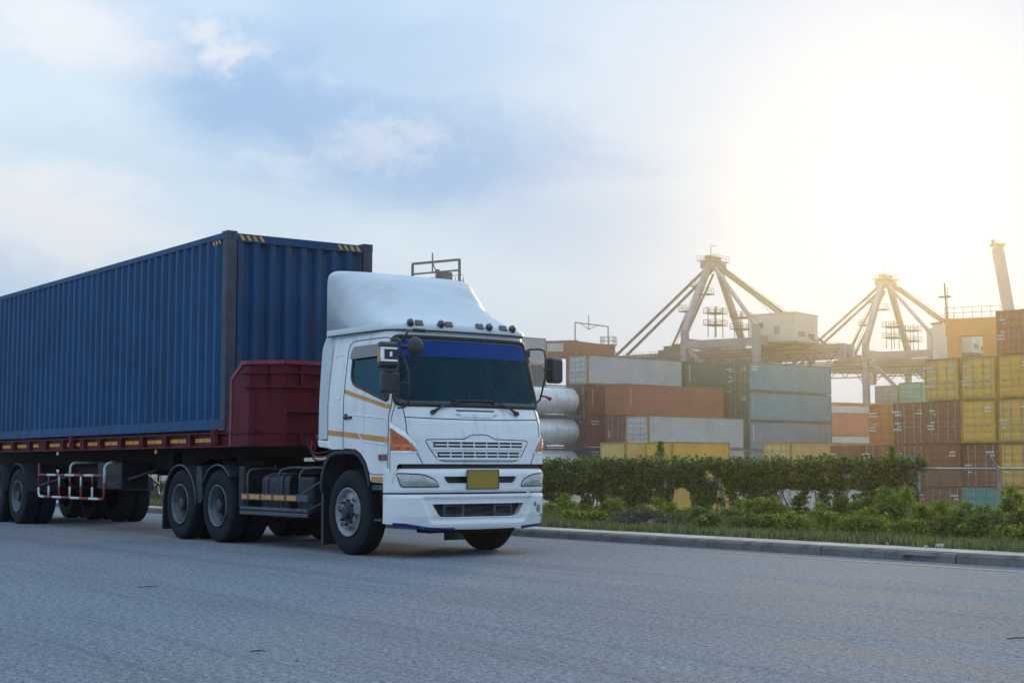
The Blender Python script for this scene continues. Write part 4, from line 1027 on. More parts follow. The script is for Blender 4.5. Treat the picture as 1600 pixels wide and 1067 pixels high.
MB().tube([L(4.355, -1.20, 2.34), L(4.33, -1.36, 2.34)], .014, 8).build('bracket_tube', M['black'], bl2)
mb = MB(); mb.box(L(4.19, -1.02, 2.54), (.10, .10, .10)); mb.box(L(4.22, -1.09, 1.88), (.07, .07, .14)); mb.build('bracket_foot', M['black'], bl2, bevel=.02)
MB().tube([L(4.26, -1.20, 2.0), L(4.31, -1.27, 1.985), L(4.35, -1.32, 1.95)], [.01, .014, .03], 8).build('marker_stalk', M['paint_red'], bl2, smooth=True)
mirror(4.30, -1.42, 2.165, 2.50, .20, .13, R_(6))

# chassis, wheels, fuel tank side
for s in (1, -1):
    wheel(tk, 3.50, -s * (1.115 - TW / 2), 'steer', .35)
    wheel(tk, -.22, -s * (1.115 - TW / 2), 'dual', .9); wheel(tk, -1.52, -s * (1.115 - TW / 2), 'dual', 2.1)
    mb = MB(); mb.bx(-2.3, 4.35, -s * .38, -s * .46, .80, 1.06); mb.build('frame_rail', M['chassis'], tk)
    for xa, full in ((-.22, 1), (-1.52, 1)):
        mb = MB(); pts = [(xa + .585 * math.cos(a), TR + .585 * math.sin(a)) for a in np.linspace(R_(-2 if xa < -1 else 45), R_(150 if xa > -1 else 178), 18)]
        mb.grid([[(x, -s * y, z) for x, z in pts] for y in (.56, 1.125)]); mb.build('fender', M['fender'], tk, smooth=True)
        MB().tube([(x, -s * 1.125, z) for x, z in pts], .014, 6).build('fender_lip', M['grey_metal'], tk, smooth=True)
    mb = MB(); mb.prism([(-.78, 1.09), (-.95, 1.09), (-1.0, .62), (-.92, .55), (-.80, .55), (-.74, .62)], 1, -s * 1.11, -s * .6); mb.build('fender_web', M['fender'], tk)
    mb = MB(); mb.bx(.34, .52, -s * 1.06, -s * .56, .52, 1.09); mb.build('fender_panel', M['tank_dark'], tk, bevel=.02)
    mb = MB(); mb.bx(-2.16, -2.12, -s * 1.12, -s * .58, .13, .66); mb.build('mud_flap', M['black'], tk)
    # fuel tank and battery box behind the guard
    mb = MB(); ring = rounded([(.36, .40), (1.0, .40), (1.0, .98), (.36, .98)], .12); mb.prism([(y * -s, z) for y, z in ring], 0, .95, 1.75); tank = mb.build('fuel_tank', M['tank_dark'], tk, auto=40)
    for x in (1.12, 1.55):
        MB().tube([(x, -s * y, z) for y, z in [(p[0] + (.008 if p[0] > .7 else -.008), p[1] + (.008 if p[1] > .7 else -.008)) for p in ring]], .014, 5, closed=True).build('tank_strap', M['grey_metal'], tank)
    mb = MB(); mb.bx(1.92, 2.35, -s * .96, -s * .46, .46, .95); bt = mb.build('battery_box', M['tank_dark'], tk, bevel=.03)
    for x in (.98, 1.45, 1.95): mb = MB(); mb.prism([(.5, .40), (.98, .55), (.98, .40), (.9, .30), (.5, .30)] if s < 0 else [(-.5, .40), (-.98, .55), (-.98, .40), (-.9, .30), (-.5, .30)], 0, x, x + .03); mb.build('tank_bracket', M['chassis'], tk)
    gd = empty('side_guard', (0, 0, 0), 0, tk); yg = -s * 1.10
    mb = MB(); mb.bx(.52, 2.47, yg - .012, yg + .012, .625, .715); rb = mb.build('guard_rail', M['grey_metal'], gd, bevel=.004)
    x = .56
    for k in range(6):
        mb = MB(); wl = (.16, .30, .28, .30, .26, .24)[k]; mb.bx(x, x + wl, yg - s * .0125, yg - s * .0155, .640, .700); mb.build('reflector', M['orange'] if k != 5 else M['grey_metal'], rb); x += wl + .07
    mb = MB(); mb.bx(.50, 2.46, yg - .018, yg + .018, .425, .475); mb.bx(.50, 2.46, yg - .018, yg + .018, .495, .535); mb.bx(.50, 2.46, yg - s * -.012, yg + s * .012, .475, .495); mb.build('guard_rail', M['grey_metal'], gd, bevel=.004)
    c4 = [(1 - math.cos(a), math.sin(a)) for a in np.linspace(0, math.pi / 2, 5)]
    for x in (.70, 1.62, 2.22):
        MB().tube([(x, yg, .45), (x, yg, .95)] + [(x + .0, yg + s * .1 * p, .95 + .1 * q) for p, q in c4] + [(x + .1, yg + s * .55, 1.055)], .016, 8).build('guard_hoop', M['grey_metal'], gd, smooth=True)
    MB().tube([(2.22, yg, .70), (2.72, -s * .75, 1.08)], .014, 6).build('guard_strut', M['grey_metal'], gd)
    MB().tube([(2.25, yg, .46), (2.78, -s * .85, .72)], .014, 6).build('guard_strut', M['grey_metal'], gd)
for xa in (3.50, -.22, -1.52):
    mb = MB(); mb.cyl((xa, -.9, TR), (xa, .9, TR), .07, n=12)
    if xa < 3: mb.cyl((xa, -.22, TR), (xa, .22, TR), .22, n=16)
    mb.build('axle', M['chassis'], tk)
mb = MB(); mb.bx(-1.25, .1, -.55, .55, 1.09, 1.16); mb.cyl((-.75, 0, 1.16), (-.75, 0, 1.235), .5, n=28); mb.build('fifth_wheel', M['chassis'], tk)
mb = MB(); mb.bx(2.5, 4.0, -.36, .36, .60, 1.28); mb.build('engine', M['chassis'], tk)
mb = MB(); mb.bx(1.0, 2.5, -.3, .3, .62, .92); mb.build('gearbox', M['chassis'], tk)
mb = MB(); mb.bx(1.6, 2.7, -.95, .95, 1.06, 1.085); mb.build('catwalk', M['grey_metal'], tk)
# air lines looped between cab and headboard
for k, (y, m_) in enumerate(((-.50, 'black'), (-.42, 'paint_red'), (-.35, 'black'))):
    pts = [(2.74 - 1.45 * t, y - .35 * math.sin(t * math.pi) * (.6 + .2 * k), 1.48 - .05 * k - .22 * math.sin(t * math.pi)) for t in np.linspace(0, 1, 18)]
    MB().tube(pts, .013, 6).build('air_line', M[m_], tk, smooth=True)
mb = MB(); mb.box((2.62, -.98, 1.47), (.2, .12, .05)); mb.build('air_coupling', M['black'], tk, bevel=.01)

# ================================================================== container yard
YB = R_(48)
def cmat(name, col, rust=.35):
    return mat('container_' + name, col, .6, var=.10, vscale=.5, dirt=tuple(c * .55 + d * .45 for c, d in zip(col, (.16, .10, .06))), dirt_amt=rust, streak=True, dscale=.6)
CM = {
    'light_grey': cmat('light_grey', (.46, .47, .47), .25), 'white': cmat('white', (.58, .57, .54), .25), 'teal': cmat('teal', (.10, .27, .31), .3),
    'grey_blue': cmat('grey_blue', (.20, .25, .29), .3), 'brown': cmat('brown', (.30, .105, .06), .3), 'maroon': cmat('maroon', (.16, .045, .05), .3),
    'purple': cmat('purple', (.20, .055, .085), .25), 'dark_green': cmat('dark_green', (.035, .11, .09), .3), 'blue_grey': cmat('blue_grey', (.10, .12, .17), .3),
    'yellow': cmat('yellow', (.70, .42, .07), .6), 'pale_yellow': cmat('pale_yellow', (.62, .46, .16), .25), 'salmon': cmat('salmon', (.50, .15, .09), .25),
    'orange': cmat('orange', (.50, .17, .045), .3), 'rust_brown': cmat('rust_brown', (.20, .06, .028), .4), 'mint': cmat('mint', (.22, .42, .31), .25),
    'turquoise': cmat('turquoise', (.04, .28, .25), .3), 'blue': cmat('blue', (.03, .09, .19), .3), 'beige': cmat('beige', (.40, .36, .29), .3)}
FCOL = {'light_grey': (.30, .28, .23), 'white': (.38, .34, .26), 'teal': (.055, .13, .12), 'grey_blue': (.10, .12, .12), 'yellow': (.36, .21, .03), 'pale_yellow': (.34, .22, .07), 'mint': (.14, .25, .17)}
FRM = {k: (mat('frame_' + k, FCOL[k], .7, var=.25, vscale=.8) if k in FCOL else CM[k]) for k in CM}
POST = mat('weathered_frame', (.26, .17, .08), .7, var=.3, vscale=1.0)
CMESH = {}
def cont_meshes(Lc, Hc=2.591):
    key = (Lc, Hc)
    if key in CMESH: return CMESH[key]
    W = 2.438; h = W / 2; d = {}
    sp = MB(); prof = corr_line(Lc - .3, .28, .036, .25, .15)
    sp.grid([[(x, -h + .006 - dd, z) for x, dd in prof] for z in (.16, Hc - .1)]); d['side'] = sp.mesh('side_panel')
    ep = MB(); prof = corr_line(W - .3, .25, .045, .3, -h + .15)
    ep.grid([[(.012 - dd, y, z) for y, dd in prof] for z in (.15, Hc - .12)]); d['end'] = ep.mesh('end_panel')
    fm = MB()
    for x0 in (0, Lc - .16):
        for s in (-1, 1): fm.bx(x0, x0 + .16, s * h, s * (h - .14), 0, Hc)
    for s in (-1, 1): fm.bx(.16, Lc - .16, s * (h - .004), s * (h - .06), .0, .16); fm.bx(.16, Lc - .16, s * (h - .004), s * (h - .06), Hc - .1, Hc - .01)
    for x0 in (.003, Lc - .083):
        fm.bx(x0, x0 + .08, -h + .14, h - .14, 0, .14); fm.bx(x0, x0 + .08, -h + .14, h - .14, Hc - .12, Hc - .005)
    d['frame'] = fm.mesh('frame')
    rf = MB(); rf.bx(.05, Lc - .05, -h + .05, h - .05, Hc - .045, Hc - .02); d['roof'] = rf.mesh('roof')
    dw = h - .15; dr = MB(); dr.bx(.03, .07, .005, dw, .145, Hc - .125)
    nz = 5
    for k in range(nz):
        z0 = .22 + (Hc - .45) * k / nz; z1 = .22 + (Hc - .45) * (k + .72) / nz
        dr.add([(.03, .05, z0), (.03, dw - .05, z0), (.03, dw - .05, z1), (.03, .05, z1), (.002, .08, z0 + .06), (.002, dw - .08, z0 + .06), (.002, dw - .08, z1 - .06), (.002, .08, z1 - .06)],
               [(0, 1, 5, 4), (1, 2, 6, 5), (2, 3, 7, 6), (3, 0, 4, 7), (4, 5, 6, 7)])
    d['door'] = dr.mesh('door')
    lb = MB(); lb.cyl((-.03, 0, .10), (-.03, 0, Hc - .08), .022, n=6)
    for z in (.16, .75, 1.3, 1.9, Hc - .2): lb.bx(-.055, .0, -.05, .05, z - .03, z + .03)
    d['bar'] = lb.mesh('locking_bar')
    hn = MB(); hn.bx(-.07, -.045, -.28, .03, 1.02, 1.07); d['handle'] = hn.mesh('door_handle')
    CMESH[key] = d; return d
def marks(seed, face, Lc, Hc, n=1):
    """illegible blocks of lettering: rows of short dashes"""
    r = random.Random(seed); mb = MB(); h = 1.219
    def dash(a, z, wd, ht):
        if face == 'door': mb.add([(-.008 - .05, a, z), (-.008 - .05, a + wd, z), (-.008 - .05, a + wd, z + ht), (-.008 - .05, a, z + ht)], [(0, 1, 2, 3)])
        else: mb.add([(a, -h - .004, z), (a + wd, -h - .004, z), (a + wd, -h - .004, z + ht), (a, -h - .004, z + ht)], [(0, 1, 2, 3)])
    if face == 'door':
        for a0, z0, rows in ((-.95, Hc - .55, 2), (.55, Hc - .62, 2), (.62, 1.25, 3)):
            if r.random() < .25: continue
            for k in range(rows):
                a = a0 + r.uniform(-.05, .05)
                for j in range(r.choice((2, 3, 4))): wd = r.uniform(.05, .14); dash(a, z0 - k * .2, wd, .10); a += wd + .05
    else:
        if r.random() < .5:
            for k in range(2):
                a = .45
                for j in range(4): wd = r.uniform(.1, .2); dash(a, Hc - .5 - k * .25, wd, .13); a += wd + .08
        else:
            for k in range(9): dash(.5, Hc - .45 - k * .17, .13, .11)
    return mb.mesh('marking')
def container(corner, z, ang, col, Lc, label, end='door', rear=True, far_side=True, group=None, side_col=None, door_col=None, mark='both', seed=0, Hc=2.591, post=None, roofed=True):
    """corner = ground point of the near edge between the end face (x=0) and the side (y=-W/2)"""
    A = Vector((math.sin(ang), math.cos(ang), 0)); B = Vector((-A.y, A.x, 0))
    o = corner + B * 1.219; e = empty('shipping_container', (o.x, o.y, z), math.atan2(A.y, A.x)); tag(e, label, 'container', group)
    d = cont_meshes(Lc, Hc); m = CM[col]; sm = CM[side_col] if side_col else m; pm = post or FRM[col]; dm_ = CM[door_col] if door_col else m
    link('frame', d['frame'], pm, e); link('side_panel', d['side'], sm, e)
    if far_side: s2 = link('side_panel', d['side'], sm, e); s2.location = (Lc, 0, 0); s2.rotation_euler = (0, 0, math.pi)
    if roofed: link('roof', d['roof'], m, e)
    if end == 'door':
        for s in (1, -1):
            dd = link('door', d['door'], dm_, e)
            if s < 0: dd.scale = (1, -1, 1)
            for y in (.36, .86):
                b = link('locking_bar', d['bar'], M['galv'] if seed % 3 else m, dd); b.location = (0, y, 0)
                h_ = link('door_handle', d['handle'], M['galv'], dd); h_.location = (0, y, 0)
    else: link('end_panel', d['end'], m, e)
    if rear: x = link('end_panel', d['end'], m, e); x.location = (Lc, 0, 0); x.rotation_euler = (0, 0, math.pi)
    if mark in ('both', 'door') and end == 'door':
        k = ('md', seed % 6, Hc)
        if k not in CMESH: CMESH[k] = marks(seed % 6, 'door', Lc, Hc)
        link('marking', CMESH[k], M['mark_white'], e)['kind'] = 'stuff'
    if mark in ('both', 'side'):
        k = ('ms', seed % 5, Hc)
        if k not in CMESH: CMESH[k] = marks(100 + seed % 5, 'side', Lc, Hc)
        link('marking', CMESH[k], M['mark_yellow'] if seed % 3 == 0 else M['mark_white'], e)['kind'] = 'stuff'
    return e
H1 = 2.591; L40, L20 = 12.19, 6.06
def stack(px, y, ang, dz, levels):
    """levels from the ground up: (level, colour, length, label, options)"""
    c = at(px, y)
    for lv, col, Lc, lab, kw in levels:
        container(c, YZ + dz + (lv - 1) * (H1 + .05), ang, col, Lc, lab, **kw)
G1 = 'containers in the stacks behind the hedge'
G2 = 'door ends of the high block at the right'
k_ = dict(group=G1)
stack(1171.7, 133, YB, .0, [
    (1, 'teal', L40, 'teal container at the foot of the tall teal stack, mostly hidden by the hedge', dict(k_, seed=3)),
    (2, 'grey_blue', L40, 'grey blue container just above the hedge, second in the teal stack', dict(k_, seed=4, door_col='dark_green')),
    (3, 'grey_blue', L40, 'grey container with dark green end under the two teal ones', dict(k_, seed=1, door_col='dark_green')),
    (4, 'teal', L40, 'lower of the two teal containers, with yellow marks near its corner', dict(k_, seed=6, door_col='dark_green')),
    (5, 'teal', L40, 'topmost teal container of the stack in front of the crane house', dict(k_, seed=2, door_col='dark_green'))])
stack(1013.8, 117, R_(46), 0, [
    (1, 'white', L40, 'white container low behind the hedge, foot of the light grey stack', dict(k_, seed=2)),
    (2, 'light_grey', L40, 'light grey container hidden behind the yellow ones, second in its stack', dict(k_, seed=1)),
    (3, 'light_grey', L40, 'long light grey container between the brown one and the yellow ones', dict(k_, seed=9, mark='none', post=POST))])
stack(978.8, 124, R_(49), .2, [
    (2, 'maroon', L40, 'dark maroon container under the maroon door end, near the hedge top', dict(k_, seed=1)),
    (3, 'maroon', L40, 'maroon container with white door bars right below the long brown one', dict(k_, seed=4)),
    (4, 'brown', L40, 'long brown container with a plain ribbed end, above the light grey one', dict(k_, seed=3, end='panel'))])
stack(918.8, 128, YB, .28, [
    (2, 'blue', L40, 'blue container low beside the lower tank container', dict(k_, seed=2)),
    (3, 'purple', L40, 'purple container with white lettering right of the tank containers', dict(k_, seed=5)),
    (4, 'maroon', L40, 'dark red container right of the upper tank, below the long white one', dict(k_, seed=6)),
    (5, 'light_grey', L40, 'long pale grey container with rusty edges, top left of the stacks', dict(k_, seed=9, mark='none', post=POST))])
p5 = at(918.8, 128) + Vector((math.sin(YB), math.cos(YB), 0)) * 12.6
for lv, col, Ll, lab in ((4, 'rust_brown', L20, 'rust brown container tucked behind the right end of the long brown one'), (5, 'dark_green', L20, 'short dark green container between the pale grey one and the teal stack')):
    container(p5, YZ + .28 + (lv - 1) * (H1 + .05), YB, col, Ll, lab, seed=1, group=G1)
container(at(1109, 140), YZ + 4 * (H1 + .05) + .1, R_(60), 'light_grey', L20, 'small pale grey container beside the dark green one on the top tier', seed=9, mark='none', end='panel', group=G1)
container(at(1109, 140), YZ + 3 * (H1 + .05) + .1, R_(60), 'rust_brown', L20, 'rust brown container under the small pale grey one', seed=9, mark='none', end='panel', group=G1)
# six-high stack just right of the cab
c7 = at(853.5, 141) - Vector((math.sin(YB), math.cos(YB), 0)) * L40
for lv, col, lab in ((3, 'blue_grey', 'blue grey container behind the upper tank container'), (4, 'light_grey', 'light grey container peeking above the tank, right of the cab window'), (5, 'blue_grey', 'dark blue grey container right of the cab, second from the top of its stack'), (6, 'light_grey', 'pale grey container seen right of the cab roof, top of its stack')):
    container(c7, YZ + .1 + (lv - 1) * (H1 + .05), YB, col, L40, lab, seed=9, mark='none', end='panel', group=G1)
# yellow ones standing close behind the hedge
G3 = 'yellow containers just behind the hedge'
for (px, y, col, Ll, lab, s_) in ((977, 103, 'pale_yellow', L20, 'pale yellow ribbed container left of the other yellow one behind the hedge', 1),
                                 (1050, 101, 'yellow', L20, 'bright yellow ribbed container in the middle behind the hedge', 2),
                                 (1236, 102, 'pale_yellow', L40, 'yellow container with its doors showing, below the teal stack', 4)):
    for lv in (1, 2):
        lb = lab if lv == 2 else lab.replace('container', 'container at ground level under the one', 1) if False else (lab if lv == 2 else {977: 'pale yellow container on the ground, seen through the left of the hedge', 1050: 'yellow container on the ground, seen through the middle of the hedge', 1236: 'yellow container on the ground, seen through the right of the hedge'}[px])
        container(at(px, y), YZ + .3 * (lv - 1) + (lv - 1) * (H1 + .05), YB, col, Ll, lb, seed=s_, group=G3, mark='none' if px < 1100 else 'door', end='panel' if px < 1100 else 'door', Hc=2.896 if lv == 1 else 2.591)
# farther small stacks between the teal stack and the high block
container(at(1290, 168), YZ + 2.05 + 2 * (H1 + .05), R_(60), 'salmon', L40, 'salmon red container in the gap between teal and brown stacks', seed=9, mark='none', group=G1)
container(at(1290, 168), YZ + 2.05 + 1 * (H1 + .05), R_(60), 'white', L40, 'whitish container under the salmon red one in the gap', seed=9, mark='none', group=G1)
container(at(1290, 168), YZ + 0 * (H1 + .05), R_(60), 'orange', L40, 'orange container at the foot of the stack in the gap', seed=9, mark='none', group=G1, Hc=4.6)
container(at(1285, 186), YZ + 3.6 + 2 * (H1 + .05), R_(60), 'white', L40, 'pale grey container above the salmon red one in the gap', seed=9, mark='none', group=G1)
container(at(1285, 186), YZ + 3.6 + 1 * (H1 + .05), R_(60), 'maroon', L40, 'maroon container hidden behind the salmon red one', seed=9, mark='none', group=G1, Hc=2.58)
container(at(1278, 196), YZ + 4.4 + 2 * (H1 + .05), R_(62), 'orange', L40, 'orange red container top seen farthest back in the gap', seed=9, mark='none', group=G1)
# high block at the right, door ends towards the camera
BB = R_(50); Ab = Vector((math.sin(BB), math.cos(BB), 0)); Bb = Vector((-Ab.y, Ab.x, 0))
ref = at(1503, 91.5)                       # boundary between two columns
CNAME = {-3: 'leftmost column of the right block', -2: 'second column from the left of the right block', -1: 'column left of the turquoise container', 0: 'column of the turquoise container', 1: 'column at the right edge'}
TIER = {1: 'lowest', 2: 'second', 3: 'third', 4: 'fourth', 5: 'fifth'}
block = {-4: ['rust_brown', 'rust_brown', None], -3: ['rust_brown', 'rust_brown', 'orange'], -2: ['rust_brown', 'rust_brown', 'rust_brown'], -1: ['rust_brown', 'rust_brown', 'rust_brown', 'yellow'], 0: ['turquoise', 'rust_brown', 'yellow', 'yellow'],
         1: ['yellow', 'yellow', 'yellow', 'yellow', 'orange'], 2: ['yellow', 'rust_brown', 'yellow', 'yellow', 'rust_brown']}
CNAME[-4] = 'column half behind the ivy at the left end'; CNAME[2] = 'column cut by the picture edge'
for cI, lvls in block.items():
    for li, col in enumerate(lvls):
        if col is None: continue
        corner = ref - Bb * (2.5 * (cI + 1)) + Ab * (random.uniform(-.15, .15) + (.9 if cI == -3 and li == 2 else 0))
        word = {'rust_brown': 'rust brown', 'yellow': 'yellow', 'orange': 'orange', 'turquoise': 'turquoise'}[col]
        container(corner, YZ + li * (H1 + .05), BB, col, L40, f'{word} container end, {TIER[li + 1]} tier, {CNAME[cI]}', group=G2, seed=cI * 5 + li * 7 + 40, far_side=True, rear=False, mark='door')
container(at(1443, 134), YZ + .9 + 3 * (H1 + .05), R_(50), 'mint', L40, 'mint green container behind the block, left of the top yellow ones', seed=5, group=G2, mark='none')
container(at(1404, 136.5), YZ + .75 + 3 * (H1 + .05), R_(50), 'beige', L40, 'beige container left of the mint green one', seed=8, group=G2, mark='none')
for px, y, lab in ((1443, 134, 'brown container carrying the mint green one'), (1404, 136.5, 'brown container carrying the beige one')):
    container(at(px, y), YZ + (.9 if px > 1420 else .75) + 2 * (H1 + .05), R_(50), 'rust_brown', L40, lab, seed=5, group=G2, mark='none')
# white container on the ground behind the hedge, seen through its gaps
container(at(1232, 84), YZ, R_(62), 'white', L20, 'white container standing low behind the hedge gap', end='panel', mark='none', seed=9)

# tank containers
def tank_container(corner, z, ang, frame_m, label):
    A = Vector((math.sin(ang), math.cos(ang), 0)); B = Vector((-A.y, A.x, 0)); Lc, W, Hc = L20, 2.438, 2.591
    o = corner + B * 1.219; e = empty('tank_container', (o.x, o.y, z), math.atan2(A.y, A.x)); tag(e, label, 'tank container', 'stacked tank containers')
    prof = [(.25, .001), (.26, .35), (.33, .75), (.46, 1.0), (.6, 1.11), (Lc - .6, 1.11), (Lc - .46, 1.0), (Lc - .33, .75), (Lc - .26, .35), (Lc - .25, .001)]
    mb = MB(); n = 36; mb.grid([[(x, r * math.cos(2 * math.pi * k / n), 1.33 + r * math.sin(2 * math.pi * k / n)) for k in range(n + 1)] for x, r in prof]); mb.build('tank', M['tank'], e, smooth=True)
    for x in (1.7, 3.0, 4.35):
        MB().tube([(x, 1.115 * math.cos(2 * math.pi * k / 28), 1.33 + 1.115 * math.sin(2 * math.pi * k / 28)) for k in range(28)], .018, 5, closed=True).build('tank_band', M['galv'], e)
    for x in (.07, Lc - .07):
        fr = empty('end_frame', (0, 0, 0), 0, e)
        for s in (-1, 1): mb = MB(); mb.bx(x - .07, x + .07, s * 1.219, s * 1.08, 0, Hc); mb.build('post', frame_m, fr)
        for z_ in (.06, Hc - .06): mb = MB(); mb.bx(x - .06, x + .06, -1.08, 1.08, z_ - .06, z_ + .06); mb.build('beam', frame_m, fr)
    for s in (-1, 1):
        for z_ in (.07, Hc - .05): mb = MB(); mb.bx(.14, Lc - .14, s * 1.215, s * 1.13, z_ - .055, z_ + .055); mb.build('side_rail', frame_m, e)
    mb = MB(); mb.bx(.3, Lc - .3, -.25, .25, 2.42, 2.48); mb.build('walkway', M['galv'], e)
    return e
ct = at(918.8, 128) - Vector((math.sin(YB), math.cos(YB), 0)) * (L20 + .35)
tank_container(ct, YZ + .15 + 3 * (H1 + .05), YB, M['frame_green'], 'silver tank in a green frame, upper of the stack beside the cab')
tank_container(ct, YZ + .15 + 2 * (H1 + .05), YB, M['frame_blue'], 'silver tank in a blue frame below the green framed one')
tank_container(ct, YZ + .15 + 1 * (H1 + .05), YB, M['frame_blue'], 'lowest tank container, only its white top above the hedge')
# containers to the left, glimpsed under the trailer and between cab and headboard
container(at(470, 72), YZ, R_(52), 'white', L20, 'white container glimpsed under the trailer behind the cab', seed=9, mark='none', end='panel')
container(at(470, 72), YZ + H1 + .05, R_(52), 'white', L20, 'whitish container glimpsed through the gap behind the cab', seed=9, mark='none', end='panel')
container(at(190, 82), YZ, R_(52), 'light_grey', L40, 'grey container glimpsed under the trailer left of the rear wheels', seed=9, mark='none', end='panel')

# ================================================================== cranes
def railing(mb, p0, p1, h=1.1, step=2.0, r=.05):
    p0, p1 = Vector(p0), Vector(p1); n = max(1, int((p1 - p0).length / step))
    for k in range(n + 1): q = p0 + (p1 - p0) * k / n; mb.bar(q, q + Vector((0, 0, h)), r)
    for hh in (.55, 1.1): mb.bar(p0 + Vector((0, 0, hh)), p1 + Vector((0, 0, hh)), r)
def sts_crane(P1, label, detail=True):
    """ship-to-shore crane; local x = boom direction (towards the water), y across; origin at the foot of the near waterside leg"""
    Dd = Vector((-.8, .6, 0)); e = empty('quay_crane', (P1.x, P1.y, YZ), math.atan2(Dd.y, Dd.x)); tag(e, label, 'crane', 'quay cranes')
    # local y axis = rotate Dd by 90 deg ccw = (-.6,-.8): so "away" (.6,.8) is -y
    Wd = 24.0; G = 16.0; zk = 27.2 + 1.09 - YZ; za = 42.0 + 1.09 - YZ; zg = 22.3 + 1.09 - YZ
    apex = Vector((0, -Wd / 2, za)); m = M['crane']
    for y in (0, -Wd):
        for x in (0, -G):
            mb = MB(); mb.bar((x, y, 0), (x, y, zk), 1.25, 1.25); mb.build('leg', m, e)
            mb = MB(); mb.bx(x - 2.6, x + 2.6, y - .7, y + .7, 0.02, 1.6); mb.build('bogie', M['crane_dark'], e)
        sgn = 1 if y == 0 else -1
        mb = MB(); mb.bar((0, y, zk - .3), apex + Vector((0, sgn * 1.6, 0)), 1.15, 1.15); mb.build('a_frame_leg', m, e)
        mb = MB(); mb.bar((-G, y, zk), apex + Vector((-.5, sgn * 1.2, -.4)), .62, .62); mb.build('back_brace', m, e)
        mb = MB(); mb.bar((0, y, zk - 3), (-G, y, zk - 3), 1.3, 1.5); mb.build('side_beam', m, e)
        mb = MB(); mb.bar((0, y, 12), (-G, y, 12), 1.2, 1.4); mb.build('side_beam', m, e)
        mb = MB(); mb.bar((-G + 1, y, 12.6), (-1, y, zk - 4), .7, .7); mb.build('side_brace', m, e)
        mb = MB(); mb.bar((23.5, -Wd / 2 + sgn * 1.9, zg + 1.0), apex + Vector((1.0, sgn * 1.4, -1.2)), .46, .46); mb.build('fore_stay', M['crane_dark'], e)
        mb = MB(); mb.bar((-25, -Wd / 2 + sgn * 1.9, zg + 1.2), apex + Vector((-1.2, sgn * 1.4, -.8)), .42, .42); mb.build('back_stay', M['crane_dark'], e)
        mb = MB(); mb.bar((10, -Wd / 2 + sgn * 1.9, zg + 1.0), apex + Vector((.8, sgn * 1.4, -2.0)), .34, .34); mb.build('inner_stay', M['crane_dark'], e)
    for x in (0, -G):
        mb = MB(); mb.bar((x, -.9, zk - 2.6), (x, -Wd + .9, zk - 2.6), 1.1, 1.9); mb.build('portal_beam', m, e)
        mb = MB(); mb.bar((x, -.9, 11), (x, -Wd + .9, 11), 1.2, 1.8); mb.build('portal_beam', m, e)
    # twin boom girders
    for s in (-1.9, 1.9):
        mb = MB(); y = -Wd / 2 + s; mb.prism([(34, zg + .3), (34, zg + 1.2), (2, zg + 1.5), (-30, zg + 1.5), (-30, zg - 1.2), (-4, zg - 1.6), (8, zg - 1.1)], 1, y - .45, y + .45); bo = mb.build('boom_girder', m, e)
        mb = MB(); railing(mb, (-29, y + math.copysign(.9, s), zg + .6), (32, y + math.copysign(.9, s), zg + .6)); mb.bx(-29, 32, y + math.copysign(.46, s), y + math.copysign(1.1, s), zg + .5, zg + .58); mb.build('walkway', M['crane_dark'], bo)
    mb = MB()
    for x in np.arange(-29, 33, 4.4): mb.bx(float(x) - .2, float(x) + .2, -Wd / 2 - 1.45, -Wd / 2 + 1.45, zg - .3, zg + .2)
    tb = mb.build('cross_tie', m, e); tb['kind'] = 'stuff'
    # lattice and festoon under the girder
    mb = MB(); zz = zg - 2.2
    mb.bar((-29, -Wd / 2 + 3.4, zz), (16, -Wd / 2 + 3.4, zz), .25); mb.bar((-29, -Wd / 2 + 3.4, zg - .2), (16, -Wd / 2 + 3.4, zg - .2), .25)
    xx = -29.0; k = 0
    while xx < 15: mb.bar((xx, -Wd / 2 + 3.4, zz if k % 2 else zg - .2), (xx + 1.8, -Wd / 2 + 3.4, zg - .2 if k % 2 else zz), .16); xx += 1.8; k += 1
    la = mb.build('lattice_walkway', M['crane_dark'], e); la['kind'] = 'stuff'
    mb = MB(); pts = []
    for k in range(9):
        for t in np.linspace(0, 1, 7)[:-1]: pts.append((-24 + (k + t) * 3.4, -Wd / 2 + 2.9, zg - .6 - 2.4 * 4 * t * (1 - t)))
    mb.tube(pts, .10, 5); mb.build('festoon_cable', M['crane_dark'], e)
    # apex platform, trolley, cab, stair towers
    ap = empty('apex_platform', (0, 0, 0), 0, e)
    mb = MB(); mb.box(apex + Vector((0, 0, -.6)), (3.2, 5.4, 1.2)); mb.box(apex + Vector((0, 0, .35)), (3.8, 6.6, .18)); mb.build('head_block', m, ap)
    for y in (-1.6, .2, 1.9): mb = MB(); mb.box(apex + Vector((0, y, .95)), (1.3, 1.1, 1.1)); mb.build('sheave', M['crane_dark'], ap)
    mb = MB()
    for x in (-1.9, 1.9): railing(mb, apex + Vector((x, -3.3, .44)), apex + Vector((x, 3.3, .44)), step=1.3, r=.07)
    mb.build('railing', M['crane_dark'], ap)
    mb = MB(); mb.bar(apex + Vector((0, 1, 1)), apex + Vector((0, 1, 3.6)), .12); mb.bar(apex + Vector((0, 1, 3.6)), apex + Vector((0, -1.2, 3.8)), .12); mb.build('hoist_arm', M['crane_dark'], ap)
    tr = MB(); tr.bx(6, 12, -Wd / 2 - 2.6, -Wd / 2 + 2.6, zg + 1.2, zg + 2.0); tr.bx(7, 9.2, -Wd / 2 - 1.8, -Wd / 2 + 1.8, zg + 2.0, zg + 3.2); tr.bx(9.6, 11.4, -Wd / 2 - 1.4, -Wd / 2 + 1.4, zg + 2.0, zg + 2.9); tr.build('trolley', M['crane_dark'], e)
    mb = MB()
